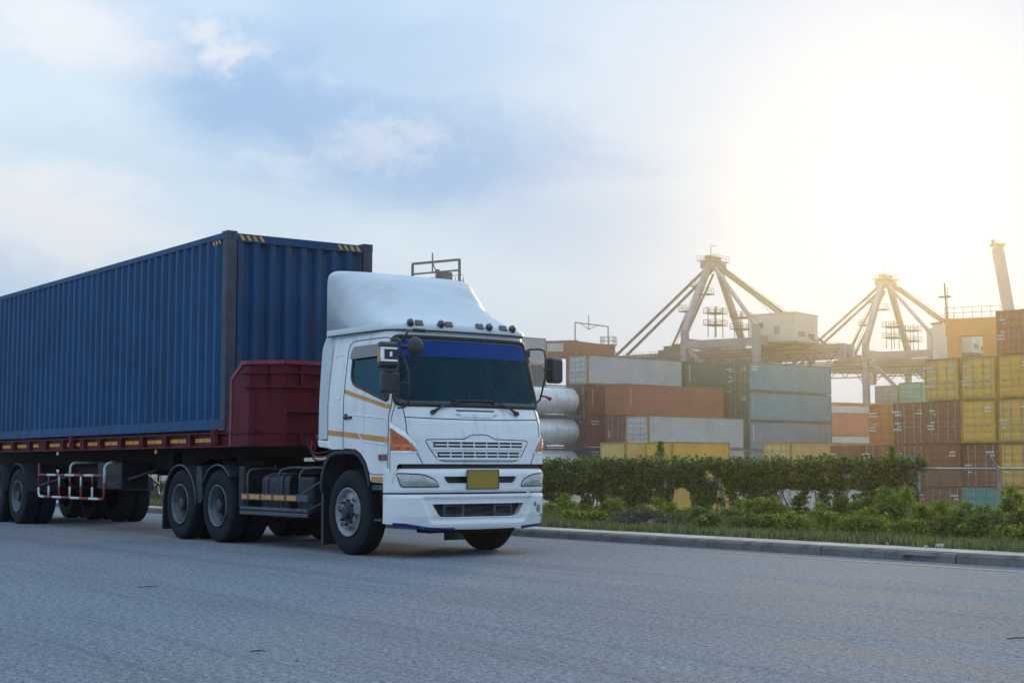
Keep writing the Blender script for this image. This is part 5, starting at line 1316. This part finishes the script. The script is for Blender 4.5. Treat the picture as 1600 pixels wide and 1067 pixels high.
    for k in range(4): mb.tube([apex + Vector((.6, -1.2 + .8 * k, .6)), (8.0 + .5 * k, -Wd / 2 - 1.0 + .7 * k, zg + 3.0)], .06, 4); mb.tube([apex + Vector((-.6, -1.2 + .8 * k, .6)), (-14 - 1.5 * k, -Wd / 2 - .8 + .6 * k, zg + 7.4)], .06, 4)
    mb.build('hoist_ropes', M['crane_dark'], e)['kind'] = 'stuff'
    mb = MB(); mb.bx(1.5, 4.2, -Wd / 2 + 2.6, -Wd / 2 + 5.0, zg - 4.0, zg - 1.4); mb.build('operator_cab', M['crane_white'], e, bevel=.1)
    ho = empty('machinery_house', (0, 0, 0), 0, e); hx, hy = -17.5, -Wd / 2 + 3.2
    mb = MB(); mb.bx(hx - 5, hx + 5, hy - 5, hy + 5, zg + 1.9, zg + 7.4); mb.build('house_wall', M['crane_white'], ho, bevel=.08)
    mb = MB(); mb.bx(hx - 5.15, hx + 5.15, hy - 5.15, hy + 5.15, zg + 7.42, zg + 7.62); mb.build('house_roof', M['crane_white'], ho)
    for (x, y, wx, wy, z0, z1) in ((hx - 1, hy + 5.03, .55, .04, 3.4, 5.0), (hx + 2.5, hy + 5.03, .5, .04, 4.8, 5.8), (hx - 5.03, hy - 2.0, .04, 1.4, 3.0, 3.7), (hx - 5.03, hy + 2.4, .04, 1.4, 3.0, 3.9)):
        mb = MB(); mb.box((x, y, zg + (z0 + z1) / 2), (max(wx * 2, .08), max(wy * 2, .08), z1 - z0)); mb.build('window', M['crane_dark'], ho)
    mb = MB(); mb.bx(hx - 5.6, hx + 5.6, hy - 5.6, hy + 5.6, zg + 1.5, zg + 1.86); mb.bx(hx - 4, hx + 4, hy - 4, hy + 4, zg + 1.12, zg + 1.5); mb.build('house_deck', M['crane_dark'], ho)
    for x, y, z0 in ((-4.5, -4.5, zk - 1.4), (-4.5, -15.5, zk - 1.4)):
        tw = empty('stair_tower', (0, 0, 0), 0, e); mb = MB()
        for dx in (-.9, .9):
            for dy in (-1.4, 1.4): mb.bar((x + dx, y + dy, z0), (x + dx, y + dy, z0 + 6.2), .13)
        for dz in (2.4, 4.8):
            mb.bx(x - 1.5, x + 1.5, y - 2.2, y + 2.2, z0 + dz, z0 + dz + .15)
            for yy in (-2.2, 2.2): railing(mb, (x - 1.5, y + yy, z0 + dz), (x + 1.5, y + yy, z0 + dz), step=1.5, r=.07)
            for xx_ in (-1.5, 1.5): railing(mb, (x + xx_, y - 2.2, z0 + dz), (x + xx_, y + 2.2, z0 + dz), step=1.5, r=.07)
        mb.build('tower_frame', M['crane_dark'], tw)
    # ladder platforms on the A-frame leg
    for t, s_ in ((.28, 1), (.52, -1), (.66, 1)):
        q = Vector((0, 0, zk)).lerp(apex, t); mb = MB(); mb.box(q + Vector((s_ * 1.6, 0, 0)), (2.2, 2.4, .18)); railing(mb, q + Vector((s_ * 2.6, -1.2, .1)), q + Vector((s_ * 2.6, 1.2, .1)), step=1.0, r=.07); railing(mb, q + Vector((s_ * .8, 1.2, .1)), q + Vector((s_ * 2.6, 1.2, .1)), step=1.0, r=.07)
        mb.build('ladder_platform', M['crane_dark'], e)
    return e
QS = .633
for e_ in (sts_crane(at(1072, 300 * QS), 'grey quay crane with white machinery house, the left of the two'),
           sts_crane(at(1356, 330 * QS), 'grey quay crane in the sun glow, the right of the two with many stays')):
    e_.scale = (QS, QS, QS); e_.location.z = CAMH + (YZ - CAMH) * QS
# raised boom of a third crane at the right edge
e = empty('harbour_crane', at(1592, 190, YZ), 0); e.scale = (.77, .77, .77); tag(e, 'raised pale crane boom standing up behind the orange container at right', 'crane')
mb = MB(); mb.bar((0, 0, 24), (-1.9, 2, 41.5), 1.6, 1.6); mb.build('boom', M['crane'], e, bevel=.1)
mb = MB(); mb.box((-1.9, 2.0, 41.9), (2.0, 2.0, .45)); mb.box((-2.6, 2, 42.4), (.5, .5, .8)); mb.build('boom_head', M['crane_dark'], e)
for x in (-4, 4):
    for y in (-4, 4): mb = MB(); mb.bar((x, y, 0), (x * .35, y * .35, 22), 1.2); mb.build('leg', M['crane'], e)
mb = MB(); mb.bx(-3, 3, -3, 3, 21, 24.2); mb.build('slewing_house', M['crane_white'], e)
e = empty('storage_tower', at(1481, 202, YZ), R_(20)); e.scale = (.77, .77, .78); tag(e, 'slim white tower block left of the orange gantry', 'tower')
mb = MB(); mb.bx(-1.5, 1.5, -1.5, 1.5, 0, 29.5); mb.build('tower_wall', M['crane_white'], e, bevel=.05)
mb = MB(); mb.bx(-1.7, 1.7, -1.7, 1.7, 29.5, 29.8); railing(mb, (-1.6, -1.6, 29.8), (1.6, -1.6, 29.8), step=.8, r=.06); mb.bar((.8, 0, 29.8), (.8, 0, 36), .1); mb.build('tower_cap', M['crane_dark'], e)
# yard gantries on rubber tyres
def gantry(px, y, ht, span, depth, m, ang, label, beam=2.2, leg=1.25, frame=True, arch=None):
    p = at(px, y); e = empty('yard_gantry', (p.x, p.y, YZ), ang); tag(e, label, 'gantry crane', 'yard gantry cranes')
    for x in (0, span):
        for yy in (0, depth):
            mb = MB(); mb.bar((x, yy, 1.2), (x, yy, ht), leg, leg); mb.build('leg', m, e)
            mb = MB(); mb.lathe_y([(-.3, .3), (-.3, .75), (.3, .75), (.3, .3)], 18, (x, yy, .76)); mb.build('wheel', M['rubber'], e)
        mb = MB(); mb.bar((x, -.8, 1.6), (x, depth + .8, 1.6), 1.0, .9); mb.build('sill_beam', m, e)
        mb = MB(); mb.bar((x, leg / 2, ht - beam * .35), (x, depth - leg / 2, ht - beam * .35), 1.0, beam * .7); mb.build('end_beam', m, e)
    for yy in (0, depth):
        mb = MB(); mb.bar((-1.0, yy, ht + beam / 2), (span + 1.0, yy, ht + beam / 2), 1.2, beam); mb.build('main_girder', m, e)
    if frame:
        fr = empty('top_frame', (0, 0, 0), 0, e); h0 = ht + beam
        mb = MB(); mb.bar((0, 0, h0), (0, 0, h0 + 3.4), .2); mb.bar((0, depth, h0), (0, depth, h0 + 3.4), .2); mb.bar((0, -.1, h0 + 3.4), (0, depth + .1, h0 + 3.4), .22); mb.bar((0, 0, h0 + 2.4), (0, depth, h0 + 2.4), .16)
        mb.bar((0, depth * .42, h0 + 2.0), (0, depth * .42, h0 + 4.6), .12); mb.bar((0, depth * .34, h0 + 3.4), (0, depth * .42, h0 + 2.4), .1); mb.bar((0, depth * .5, h0 + 3.4), (0, depth * .42, h0 + 2.4), .1); mb.build('frame_bar', M['crane_dark'], fr)
        mb = MB(); railing(mb, (0, 0, h0), (0, depth, h0), step=1.1, r=.06); mb.bx(-.7, .7, depth - 2.6, depth - .6, h0, h0 + 1.2); railing(mb, (-1.0, depth - 2.8, h0 + .2), (-1.0, depth + 1.2, h0 + .2), step=.8, r=.06); railing(mb, (-1.0, depth + 1.2, h0 + .2), (1.0, depth + 1.2, h0 + .2), step=.8, r=.06); mb.build('platform', M['crane_dark'], fr)
    return e
# local y runs to the right and slightly nearer, x to the left and away
ga = math.atan2(.30, -.954)
def rot_dir(a): return Vector((math.cos(a), math.sin(a), 0))
g = gantry(893, 215, 16.9 - YZ, 14, -5.2, M['crane_red'], ga, 'red gantry between the cab and the pale grey container', frame=False)
# its top frame (mast bow and platform) over the near legs
gf = empty('top_frame', (0, 0, 0), 0, g); h0 = 16.9 - YZ + 2.2
mb = MB(); mb.bar((-.6, 0, h0), (-.6, 0, h0 + 2.6), .14); mb.bar((-.6, 0, h0 + 2.6), (-4.6, -3.6, h0 + 2.2), .14); mb.bar((-4.6, -3.6, h0 - 1.0), (-4.6, -3.6, h0 + 2.2), .14); mb.bar((-2.2, -1.6, h0 + 1.6), (-2.2, -1.6, h0 + 3.8), .1); mb.bar((-1.2, -.6, h0 + 2.5), (-2.2, -1.6, h0 + 1.7), .08); mb.bar((-3.4, -2.4, h0 + 2.3), (-2.2, -1.6, h0 + 1.7), .08); mb.build('mast_bow', M['crane_dark'], gf)
mb = MB(); mb.bar((.4, .7, h0 - .9), (-5.2, -4.2, h0 - 1.5), 1.1, 1.8); mb.build('side_girder', M['crane_red'], g)
mb = MB(); mb.bar((-4.6, -3.7, h0 - 2.2), (-4.6, -3.7, 1), 1.1, 1.1); mb.build('leg', M['crane_red'], g)
mb = MB(); mb.bx(-5.6, -3.6, -4.8, -2.9, h0 - .55, h0 - .42)
for q in (((-5.6, -4.8), (-3.6, -4.8)), ((-3.6, -4.8), (-3.6, -2.9)), ((-5.6, -4.8), (-5.6, -2.9)), ((-5.6, -2.9), (-3.6, -2.9))): railing(mb, (*q[0], h0 - .42), (*q[1], h0 - .42), 1.1, .6, .06); railing(mb, (*q[0], h0 - 2.6), (*q[1], h0 - 2.6), 1.1, .8, .06)
mb.build('platform', M['crane_dark'], gf)
mb = MB(); mb.box((2.2, .64, h0 - 1.0), (2.4, .08, 1.2)); mb.build('name_board', M['crane_white'], g)
gantry(655, 150, 18.05 - YZ, 7, -3.0, M['crane_dark'], math.atan2(.62, -.78), 'dark gantry whose top frame shows above the cab roof', beam=.9, leg=.9, frame=False)
p = at(681, 150); e = bpy.data.objects['yard_gantry.001']; h0 = 18.05 - YZ + .9
def gloc(px, y, z):     # world point expressed in the frame of that gantry
    q = at(px, y, z); return e.matrix_basis.inverted() @ q
mb = MB(); z0 = 18.6; z1 = 21.3
A_, B_ = gloc(643, 150, 0), gloc(717, 146, 0); A_.z = h0 - .3; B_.z = h0 - .3; up = Vector((0, 0, 2.75))
mb.bar(A_, A_ + up, .2); mb.bar(B_, B_ + up * .96, .2); mb.bar(A_ + up, B_ + up * .96, .22); mb.bar(A_ + up * .62, B_ + up * .58, .16)
c_ = A_.lerp(B_, .43); mb.bar(c_ + up * .6, c_ + up * 1.32, .1); mb.bar(c_ + up * .98, c_ + up * .6 + (B_ - A_) * .08, .08)
tf = empty('top_frame', (0, 0, 0), 0, e); mb.build('frame_bar', M['crane_dark'], tf)
mb = MB(); railing(mb, A_ + Vector((0, 0, .1)), B_ + (B_ - A_) * .08, .9, .5, .05); q = A_.lerp(B_, .72); mb.box(q + Vector((0, 0, .9)), (.9, .9, 1.2)); mb.box(q + Vector((.6, .6, 1.3)), (.3, .3, 1.0)); mb.build('platform', M['crane_dark'], tf)
mb = MB(); C_ = gloc(606, 152, 0); C_.z = h0 + .45; mb.bar(C_, A_ + Vector((0, 0, .25)), .5, .5); mb.bar(C_.lerp(A_, .6) + Vector((0, 0, .2)), A_ + Vector((0, 0, 1.0)), .6, .7); mb.build('winch', M['crane_dark'], tf)
# orange portal behind the top of the high block
po = at(1524, 150); e = empty('yard_gantry', (po.x, po.y, YZ), R_(-28)); tag(e, 'orange portal frame standing behind the yellow containers at right', 'gantry crane', 'yard gantry cranes')
for x in (-1.75, 1.75): mb = MB(); mb.bx(x - .62, x + .62, -.6, .6, 0, 14.1 - YZ); mb.build('leg', M['crane_orange'], e, bevel=.05)
mb = MB(); mb.bx(-2.5, 2.9, -.65, .65, 14.1 - YZ, 15.9 - YZ); mb.build('main_girder', M['crane_orange'], e, bevel=.05)
mb = MB(); mb.bx(-2.4, 2.4, -.5, .5, 9.2 - YZ, 10.6 - YZ); mb.build('cross_beam', M['crane'], e)
mb = MB(); railing(mb, (-2.5, -.6, 15.9 - YZ), (2.9, -.6, 15.9 - YZ), step=.9, r=.05); mb.bar((-2.3, 0, 13 - YZ), (-2.6, 0, 19.6 - YZ), .16); mb.box((-2.6, 0, 18.2 - YZ), (1.2, .8, .12)); mb.build('railing', M['crane_dark'], e)

# ================================================================== fence, ivy, verge plants
FV = -18.0; ZF = -.34; ZRAIL = 1.03
def V2(u, v): return T(u, v, 0)
def u_at_px(px, v):
    """road-frame u of the point on the line v=const that lies in picture column px"""
    k = (px - 800) / 2348.0      # X = k*Y
    # T(u,v) = TO + F u + R v ; X - kY = 0
    a = TO + Rv * v; return -(a.x - k * a.y) / (Fv.x - k * Fv.y)
fn = empty('chain_link_fence', TO, TROT); tag(fn, 'galvanised chain link fence with angled arms behind the bushes', 'fence')
uA, uB = u_at_px(120, FV), u_at_px(1700, FV)
uP = u_at_px(1560, FV); sp = uP - u_at_px(1435, FV)
posts = []; k = -40
while uP + k * sp < uB:
    if uP + k * sp > uA: posts.append(uP + k * sp)
    k += 1
pm = MB(); pm.cyl((0, 0, -.25), (0, 0, ZRAIL - ZF + .03), .042, n=10); pm.cyl((0, 0, ZRAIL - ZF + .03), (0, 0, ZRAIL - ZF + .06), .05, .02, 10); pme = pm.mesh('post', smooth=False)
am = MB(); am.bar((0, 0, ZRAIL - ZF), (0, -.34, ZRAIL - ZF + .34), .035, .035); ame = am.mesh('barbed_arm')
for u in posts:
    p = link('post', pme, M['galv'], fn); p.location = (u, -FV, ZF)
    a = link('barbed_arm', ame, M['galv'], p); a.location = (random.uniform(-.01, .01), 0, 0)
for i in range(len(posts) - 1):
    MB().tube([(posts[i] + .02, -FV, ZRAIL), (posts[i + 1] - .02, -FV, ZRAIL)], .026, 8).build('top_rail', M['galv'], fn, smooth=True)
# woven wire: fine diagonal wires, joined because nobody could pick them apart
mb = MB(); hgt = ZRAIL - ZF - .02; stp = .085; uu = posts[0]; y0 = -FV - .05
while uu < posts[-1]:
    for s in (1, -1):
        a = Vector((uu, y0, ZF + .02)); b = Vector((uu + s * hgt * .8, y0, ZRAIL)); d = Vector((.0026, 0, 0)); n_ = Vector((0, .0026, 0))
        mb.add([a - d, a + d, b + d, b - d], [(0, 1, 2, 3)])
    uu += stp
wm_ = mb.build('wire_mesh', M['galv'], fn, fixn=False); wm_['kind'] = 'stuff'

def leaf_cloud(name, C, size, m, parent=None, up=.3, aspect=1.7, seed=0):
    """one small pointed leaf per centre"""
    r = np.random.default_rng(seed); n = len(C); C = np.asarray(C)
    N = r.normal(size=(n, 3)); N[:, 2] += up * 2; N /= np.linalg.norm(N, axis=1)[:, None]
    Tn = r.normal(size=(n, 3)); Tn -= N * (Tn * N).sum(1)[:, None]; Tn /= np.linalg.norm(Tn, axis=1)[:, None]; Bn = np.cross(N, Tn)
    s = size * r.uniform(.6, 1.35, n)[:, None]
    V = np.stack([C - Tn * s * .5, C + Bn * s * .5 / aspect + N * s * .06, C + Tn * s * .5, C - Bn * s * .5 / aspect + N * s * .06], 1).reshape(-1, 3)
    me = bpy.data.meshes.new(name); me.vertices.add(4 * n); me.vertices.foreach_set('co', V.ravel())
    me.loops.add(4 * n); me.loops.foreach_set('vertex_index', np.arange(4 * n)); me.polygons.add(n)
    me.polygons.foreach_set('loop_start', np.arange(0, 4 * n, 4)); me.polygons.foreach_set('loop_total', np.full(n, 4)); me.update(calc_edges=True); me.validate()
    me.materials.append(m); o = bpy.data.objects.new(name, me); COL.objects.link(o)
    if parent is not None: o.parent = parent
    return o
# ivy over the fence: dense crest, thinning and ragged below, hanging vines with gaps
hu0, hu1 = u_at_px(700, FV), u_at_px(1438, FV)
iv = empty('ivy_hedge', TO, TROT); tag(iv, 'dark green ivy hedge smothering the chain link fence beyond the verge', 'hedge')
r = np.random.default_rng(5); C = []
def n1(x, s): return mnoise.noise(Vector((x, s, 0)))
Lh = hu1 - hu0
def ivy_point(u, z, d): C.append((u, -FV + d, z))
N_IVY = 105000
us = r.uniform(hu0, hu1, N_IVY); fr_ = r.random(N_IVY); th = r.normal(0, 1, N_IVY)
for u, f, t in zip(us, fr_, th):
    e = min(1, max(0, (hu1 - u) / 2.6))                   # tapers off towards its right end
    top = 1.25 + .08 * n1(u * .45, 1) + .09 * n1(u * 1.9, 2) + .07 * n1(u * 5, 9) + .06 * abs(t) * (f < .03)
    dep = (.86 + .60 * n1(u * .8, 3) + .50 * n1(u * 2.1, 4) + .35 * n1(u * 6.5, 5)) * (.35 + .65 * e)
    if f < .70: z = top - dep * (f / .70) ** .85
    else:
        v_ = n1(u * 3.2, 7) + .5 * n1(u * 9, 8)
        if v_ < -.12 - .2 * (u < u_at_px(1010, FV)): continue
        z = top - dep - (f - .70) / .30 * (top - dep - ZF) * min(1.0, .62 + v_)
    hole = mnoise.noise(Vector((u * 1.1, z * 1.6, 3.3)))
    if z < .5 and hole > .25 and e > .2: continue
    lump = .22 * mnoise.noise(Vector((u * 1.7, z * 2.4, 8.1))) + .10 * mnoise.noise(Vector((u * 5, z * 6, 2.2)))
    if mnoise.noise(Vector((u * 4.2, z * 4.6, 5.5))) > .40 and z < 1.05: continue
    ivy_point(u, z, t * (.10 if z > .55 else .08) - lump)
leaf_cloud('foliage', C, .085, M['ivy'], iv, up=.55, aspect=1.25, seed=3)
mb = MB()
for k in range(46):
    u = random.uniform(hu0 + .3, hu1 - .6); z = ZF; pts = [(u, -FV + random.uniform(-.1, .1), ZF - .05)]
    while z < 1.0: z += .22; u += random.uniform(-.09, .09); pts.append((u, -FV + random.uniform(-.08, .08), z))
    mb.tube(pts, [.022 * (1 - .7 * i / len(pts)) for i in range(len(pts))], 5)
mb.build('stems', M['wood'], iv)['kind'] = 'stuff'
# shoots standing above the crest
for px, h_, lab in ((1032, .55, 'young leafy shoot rising above the ivy in the middle'), (1395, .30, 'leafy sprig above the right end of the ivy')):
    u = u_at_px(px, FV); sh = empty('ivy_shoot', T(u, FV, 1.2), TROT); tag(sh, lab, 'plant')
    pts = [(0, 0, -.25), (.02, 0, .0), (.0, .02, h_ * .6), (.03, 0, h_)]; MB().tube(pts, [.012, .01, .007, .004], 5).build('stem', M['wood'], sh)
    rr = np.random.default_rng(px); c_ = np.stack([rr.normal(0, .085, 420), rr.normal(0, .085, 420), rr.uniform(-.12, h_ + .05, 420)], 1); c_[:, :2] *= (1.25 - .8 * np.clip(c_[:, 2] / h_, 0, 1))[:, None]
    leaf_cloud('foliage', c_, .085, M['bush'], sh, seed=px)

def bush(px, v, wd, h, dep, n, m, label, seed, leaf=.075, group='bushes on the verge'):
    wd *= 1.05; h *= .86 + .22 * random.random(); n = int(n * .95)
    u = u_at_px(px, v); z0 = verge_z(v); e = empty('verge_bush', T(u, v, z0), TROT); tag(e, label, 'bush', group)
    rr = np.random.default_rng(seed); C = []; mb = MB(); nb = max(6, int(wd * 5)); tips = []
    for k in range(nb):
        a = rr.uniform(-1, 1); b = rr.uniform(-1, 1); hh = h * rr.uniform(.55, 1.05) * (1 - .45 * a * a); tip = Vector((a * wd * .5, b * dep * .5, hh)); root = Vector((a * wd * .25, b * dep * .2, -.05))
        mid = root.lerp(tip, .55) + Vector((rr.normal(0, .05), rr.normal(0, .05), h * .08)); mb.tube([root, mid, tip], [.012, .008, .003], 4); tips.append((root, mid, tip))
    per = n // nb
    for root, mid, tip in tips:
        for j in range(per):
            t = rr.random() ** .6; p = root.lerp(mid, t * 2) if t < .5 else mid.lerp(tip, t * 2 - 1); s = (.05 + .17 * (1 - t)) * (.6 + wd * .15)
            C.append((p.x + rr.normal(0, s), p.y + rr.normal(0, s), max(.01, p.z + rr.normal(0, s * .6))))
    leaf_cloud('foliage', C, leaf, m, e, up=.6, aspect=2.0, seed=seed); mb.build('stems', M['wood'], e)['kind'] = 'stuff'
    return e
BU = [
    (880, -11.5, 1.7, .62, 1.0, 2600, 'bush', 'light green bush at the far left, beside the bumper'),
    (925, -10.0, 1.2, .40, .8, 1600, 'bush_dark', 'low dull bush left of the heap of cut brush'),
    (965, -12.5, 1.5, .55, .9, 2200, 'bush', 'small bright bush behind the heap of cut brush'),
    (1045, -11.0, 1.5, .50, .9, 2200, 'bush', 'round green bush right of the heap of cut brush'),
    (1085, -9.0, 1.3, .35, .8, 1800, 'bush_dark', 'low dark weeds below the middle of the ivy'),
    (1120, -12.0, 1.2, .50, .9, 2000, 'bush', 'narrow green bush left of the twin bushes'),
    (1165, -12.0, 1.3, .66, .9, 2400, 'bush', 'left of the twin bright bushes below the teal stack'),
    (1202, -12.0, 1.2, .62, .9, 2400, 'bush', 'right of the twin bright bushes below the teal stack'),
    (1255, -10.5, 1.3, .34, .9, 1800, 'bush_dark', 'low dull weeds before the white container gap'),
    (1292, -12.5, 1.2, .58, .9, 2200, 'bush', 'pale green bush just right of the hedge gap'),
    (1335, -11.5, 1.7, .74, 1.0, 3400, 'bush_dark', 'dense olive bush below the right end of the ivy'),
    (1412, -12.0, 1.9, .98, 1.1, 4600, 'bush', 'tallest spreading bush with arching tips'),
    (1470, -11.0, 1.6, .72, 1.0, 3400, 'bush', 'rounded bush left of the turquoise container'),
    (1435, -9.0, 1.3, .36, .8, 1900, 'bush_dark', 'low weeds under the tallest bush'),
    (1535, -11.5, 1.5, .52, .9, 2600, 'bush', 'bright bush in front of the turquoise container'),
    (1588, -10.0, 1.4, .66, 1.0, 3200, 'bush_dark', 'dark shaggy bush at the right edge'),
    (1600, -12.5, 1.5, .95, 1.0, 2800, 'bush', 'tall light bush cut by the right edge'),
    (895, -7.2, 1.3, .30, .8, 1500, 'bush', 'low light weeds near the kerb beside the bumper'),
    (1140, -7.5, 1.6, .32, .8, 1800, 'bush_dark', 'low weeds near the kerb before the twin bushes'),
    (1225, -8.0, 1.2, .36, .8, 1500, 'bush', 'small bright clump right of the twin bushes'),
    (1310, -8.2, 1.5, .42, .8, 2000, 'bush', 'low spreading clump before the olive bush'),
    (1375, -8.6, 1.4, .50, .8, 2200, 'bush', 'leafy clump left of the tallest bush'),
    (1505, -8.0, 1.4, .45, .8, 2000, 'bush_dark', 'dull clump before the turquoise container'),
    (1560, -8.2, 1.3, .42, .8, 1900, 'bush', 'bright clump right of the last fence post'),
    (232, -8.5, 2.2, .75, 1.2, 2200, 'dry', 'pale dry bush seen under the trailer behind the wheels'),
    (490, -9.5, 2.5, .5, 1.2, 2000, 'bush', 'green bush seen under the truck between its wheels'),
]
for i, (px, v, wd, h, dep, n, mk, lab) in enumerate(BU): bush(px, v, wd, h, dep, n, M[mk], lab, 200 + i)
# heap of cut brush with a few stones
u = u_at_px(1002, -7.6); e = empty('brush_heap', T(u, -7.6, verge_z(-7.6)), TROT); tag(e, 'heap of dark cut brush and rubble on the verge', 'brush heap')
mb = MB(); rr = random.Random(4)
for k in range(150):
    a, b = rr.gauss(0, .36), rr.gauss(0, .22); h_ = .30 * math.exp(-(a * a / .25 + b * b / .1)); p = Vector((a, b, rr.uniform(0, .05 + h_))); d = Vector((rr.gauss(0, 1), rr.gauss(0, 1), rr.gauss(0, .35))).normalized() * rr.uniform(.12, .3)
    mb.tube([p - d, p + d * .2 + Vector((0, 0, .03)), p + d], [.008, .007, .004], 4)
mb.build('twigs', M['brush'], e)['kind'] = 'stuff'
for k in range(5):
    mb = MB(); ico = bmesh.new(); bmesh.ops.create_icosphere(ico, subdivisions=2, radius=.07 + .02 * k % .05)
    for v_ in ico.verts: v_.co *= 1 + .35 * mnoise.noise(v_.co * 14 + Vector((k * 3, 0, 0)))
    me = bpy.data.meshes.new('stone'); ico.to_mesh(me); ico.free(); o = link('stone', me, M['concrete'], e); o.location = (rr.uniform(-.4, .6), rr.uniform(-.25, .1), .06)
c_ = np.stack([RNG.normal(0, .4, 900), RNG.normal(0, .25, 900), np.abs(RNG.normal(.05, .09, 900))], 1); leaf_cloud('dead_leaves', c_, .06, M['brush'], e, seed=9)['kind'] = 'stuff'
# grass: tufts of thin blades over the verge, thick near the pavement
def grass(name, m, n, vlo, vhi, hmin, hmax, label, seed, power=1.0, px0=160, px1=1680):
    rr = np.random.default_rng(seed); vv = vhi - (vhi - vlo) * rr.random(n) ** power
    P = np.zeros((n, 3)); keep = np.ones(n, bool)
    for i in range(n):
        v = vv[i]; a, b = u_at_px(px0, v), u_at_px(px1, v); u = a + (b - a) * rr.random()
        q = mnoise.noise(Vector((u * .9, v * .9, seed))) + .5 * mnoise.noise(Vector((u * 3, v * 3, seed)))
        keep[i] = q > -.28 + .2 * rr.random(); P[i] = (u, -v, verge_z(v))
    P = P[keep]; n = len(P)
    a = rr.uniform(0, 2 * math.pi, n); h = rr.uniform(hmin, hmax, n); ln = h * rr.uniform(.1, .7, n); wd = .006 + .007 * rr.random(n)
    dx, dy = np.cos(a), np.sin(a); V = np.zeros((n, 5, 3)); side_ = np.stack([-dy, dx, 0 * dx], 1) * wd[:, None]
    mid = P + np.stack([dx * ln * .3, dy * ln * .3, h * .6], 1); tip = P + np.stack([dx * ln, dy * ln, h], 1)
    V[:, 0] = P - side_; V[:, 1] = P + side_; V[:, 2] = mid + side_ * .7; V[:, 3] = mid - side_ * .7; V[:, 4] = tip
    base_i = (np.arange(n) * 5)[:, None]; quads = base_i + np.array([[0, 1, 2, 3]]); tris = base_i + np.array([[3, 2, 4]])
    me = bpy.data.meshes.new(name); me.from_pydata(V.reshape(-1, 3).tolist(), [], quads.tolist() + tris.tolist()); me.materials.append(m)
    o = bpy.data.objects.new(name, me); COL.objects.link(o); o.location = TO; o.rotation_euler = (0, 0, TROT); return tag(o, label, 'grass', kind='stuff')
grass('grass', M['grass'], 42000, -10.5, PAV1 + .02, .03, .13, 'rough green grass growing along the pavement', 21, 1.25)
grass('dry_grass', M['dry'], 22000, -8, PAV1 - .0, .03, .13, 'dry brown grass among the green on the verge', 22, 1.2)
grass('tall_weeds', M['bush_dark'], 16000, -17.5, -7.5, .10, .32, 'tall dark weeds below the fence', 23, 1.0)
# litter
LIT = [(1182, -4.35, .13, 'white crumpled paper on the pavement behind the kerb, middle'), (1464, -4.3, .12, 'small white cup standing on the pavement at the right'), (1068, -4.5, .09, 'bit of white litter on the pavement near the brush heap'),
       (1235, -4.4, .06, 'tiny white scrap on the pavement right of the crumpled paper'), (1384, -4.35, .07, 'white scrap in the grass left of the cup'), (1444, -4.25, .09, 'flat white scrap beside the white cup')]
mlit = mat('litter_white', (.5, .5, .49), .7, var=.2, vscale=20)
for i, (px, v, s, lab) in enumerate(LIT):
    ico = bmesh.new(); bmesh.ops.create_icosphere(ico, subdivisions=2, radius=s * .38)
    for v_ in ico.verts: v_.co *= 1 + 1.1 * mnoise.noise(v_.co * (3.2 / s) + Vector((i * 7, 1, 2))); v_.co.z *= .35 if i != 1 else .9
    me = bpy.data.meshes.new('litter'); ico.to_mesh(me); ico.free(); o = link('litter', me, mlit); o.location = T(u_at_px(px, v), v, .115 + s * .10); tag(o, lab, 'litter', 'scraps of litter')
def road_pt(px, py):
    y = CAMH * 2348 / (py - HZ); d = px_dir(px, py); t = -CAMH / d.z; return Vector((d.x * t, d.y * t, 0))
for i, (px, py, L_, mk, lab) in enumerate(((570, 963, .16, 'pavement', 'short pale stick lying on the asphalt before the truck'), (232, 918, .25, 'wood', 'brown twig lying on the asphalt at the left'), (403, 1019, .14, 'wood', 'dark twig on the asphalt near the bottom edge'), (1590, 999, .2, 'wood', 'dark twig on the asphalt at the right edge'))):
    p = road_pt(px, py); a = random.uniform(-.3, .3); d = Vector((math.cos(a), math.sin(a), 0)) * L_ / 2
    mb = MB(); mb.tube([-d * .7, d * .1 + Vector((0, .01, .004)), d * .7], [.004, .005, .002], 6); o = mb.build('twig', M[mk]); o.location = p + Vector((0, 0, .008)); tag(o, lab, 'twig', 'twigs on the road')
# loose grit on the asphalt: too small to count
mb = MB(); rr = random.Random(12)
for k in range(260):
    px, py = rr.uniform(-20, 1620), 850 + 215 * rr.random() ** .7; p = road_pt(px, py); s = rr.uniform(.002, .006) * (1.6 if rr.random() < .06 else 1)
    vs = [p + Vector((rr.uniform(-s, s), rr.uniform(-s, s), 0)) + Vector((math.cos(j * 2.1) * s, math.sin(j * 2.1) * s, 0)) for j in range(3)] + [p + Vector((0, 0, s * 1.1))]
    mb.add(vs, [(0, 1, 3), (1, 2, 3), (2, 0, 3), (0, 2, 1)])
o = mb.build('road_grit', M['hub'], fixn=False); tag(o, 'loose dark grit scattered over the asphalt', 'grit', kind='stuff')

# ================================================================== hazy air
hz = MB(); hz.bx(-120, 190, -40, 242, YZ - 1.2, 32); hb_o = hz.mesh('haze')
hm = bpy.data.materials.new('haze_air'); hm.use_nodes = True; t = NT(hm.node_tree); t.n.clear(); o_ = t.node('ShaderNodeOutputMaterial'); pv = t.node('ShaderNodeVolumePrincipled')
pv.inputs['Color'].default_value = (.97, .97, 1.0, 1); pv.inputs['Density'].default_value = .00060; pv.inputs['Anisotropy'].default_value = .88
t.l.new(pv.outputs[0], o_.inputs['Volume'])
hob = link('haze', hb_o, hm); tag(hob, kind='stuff')
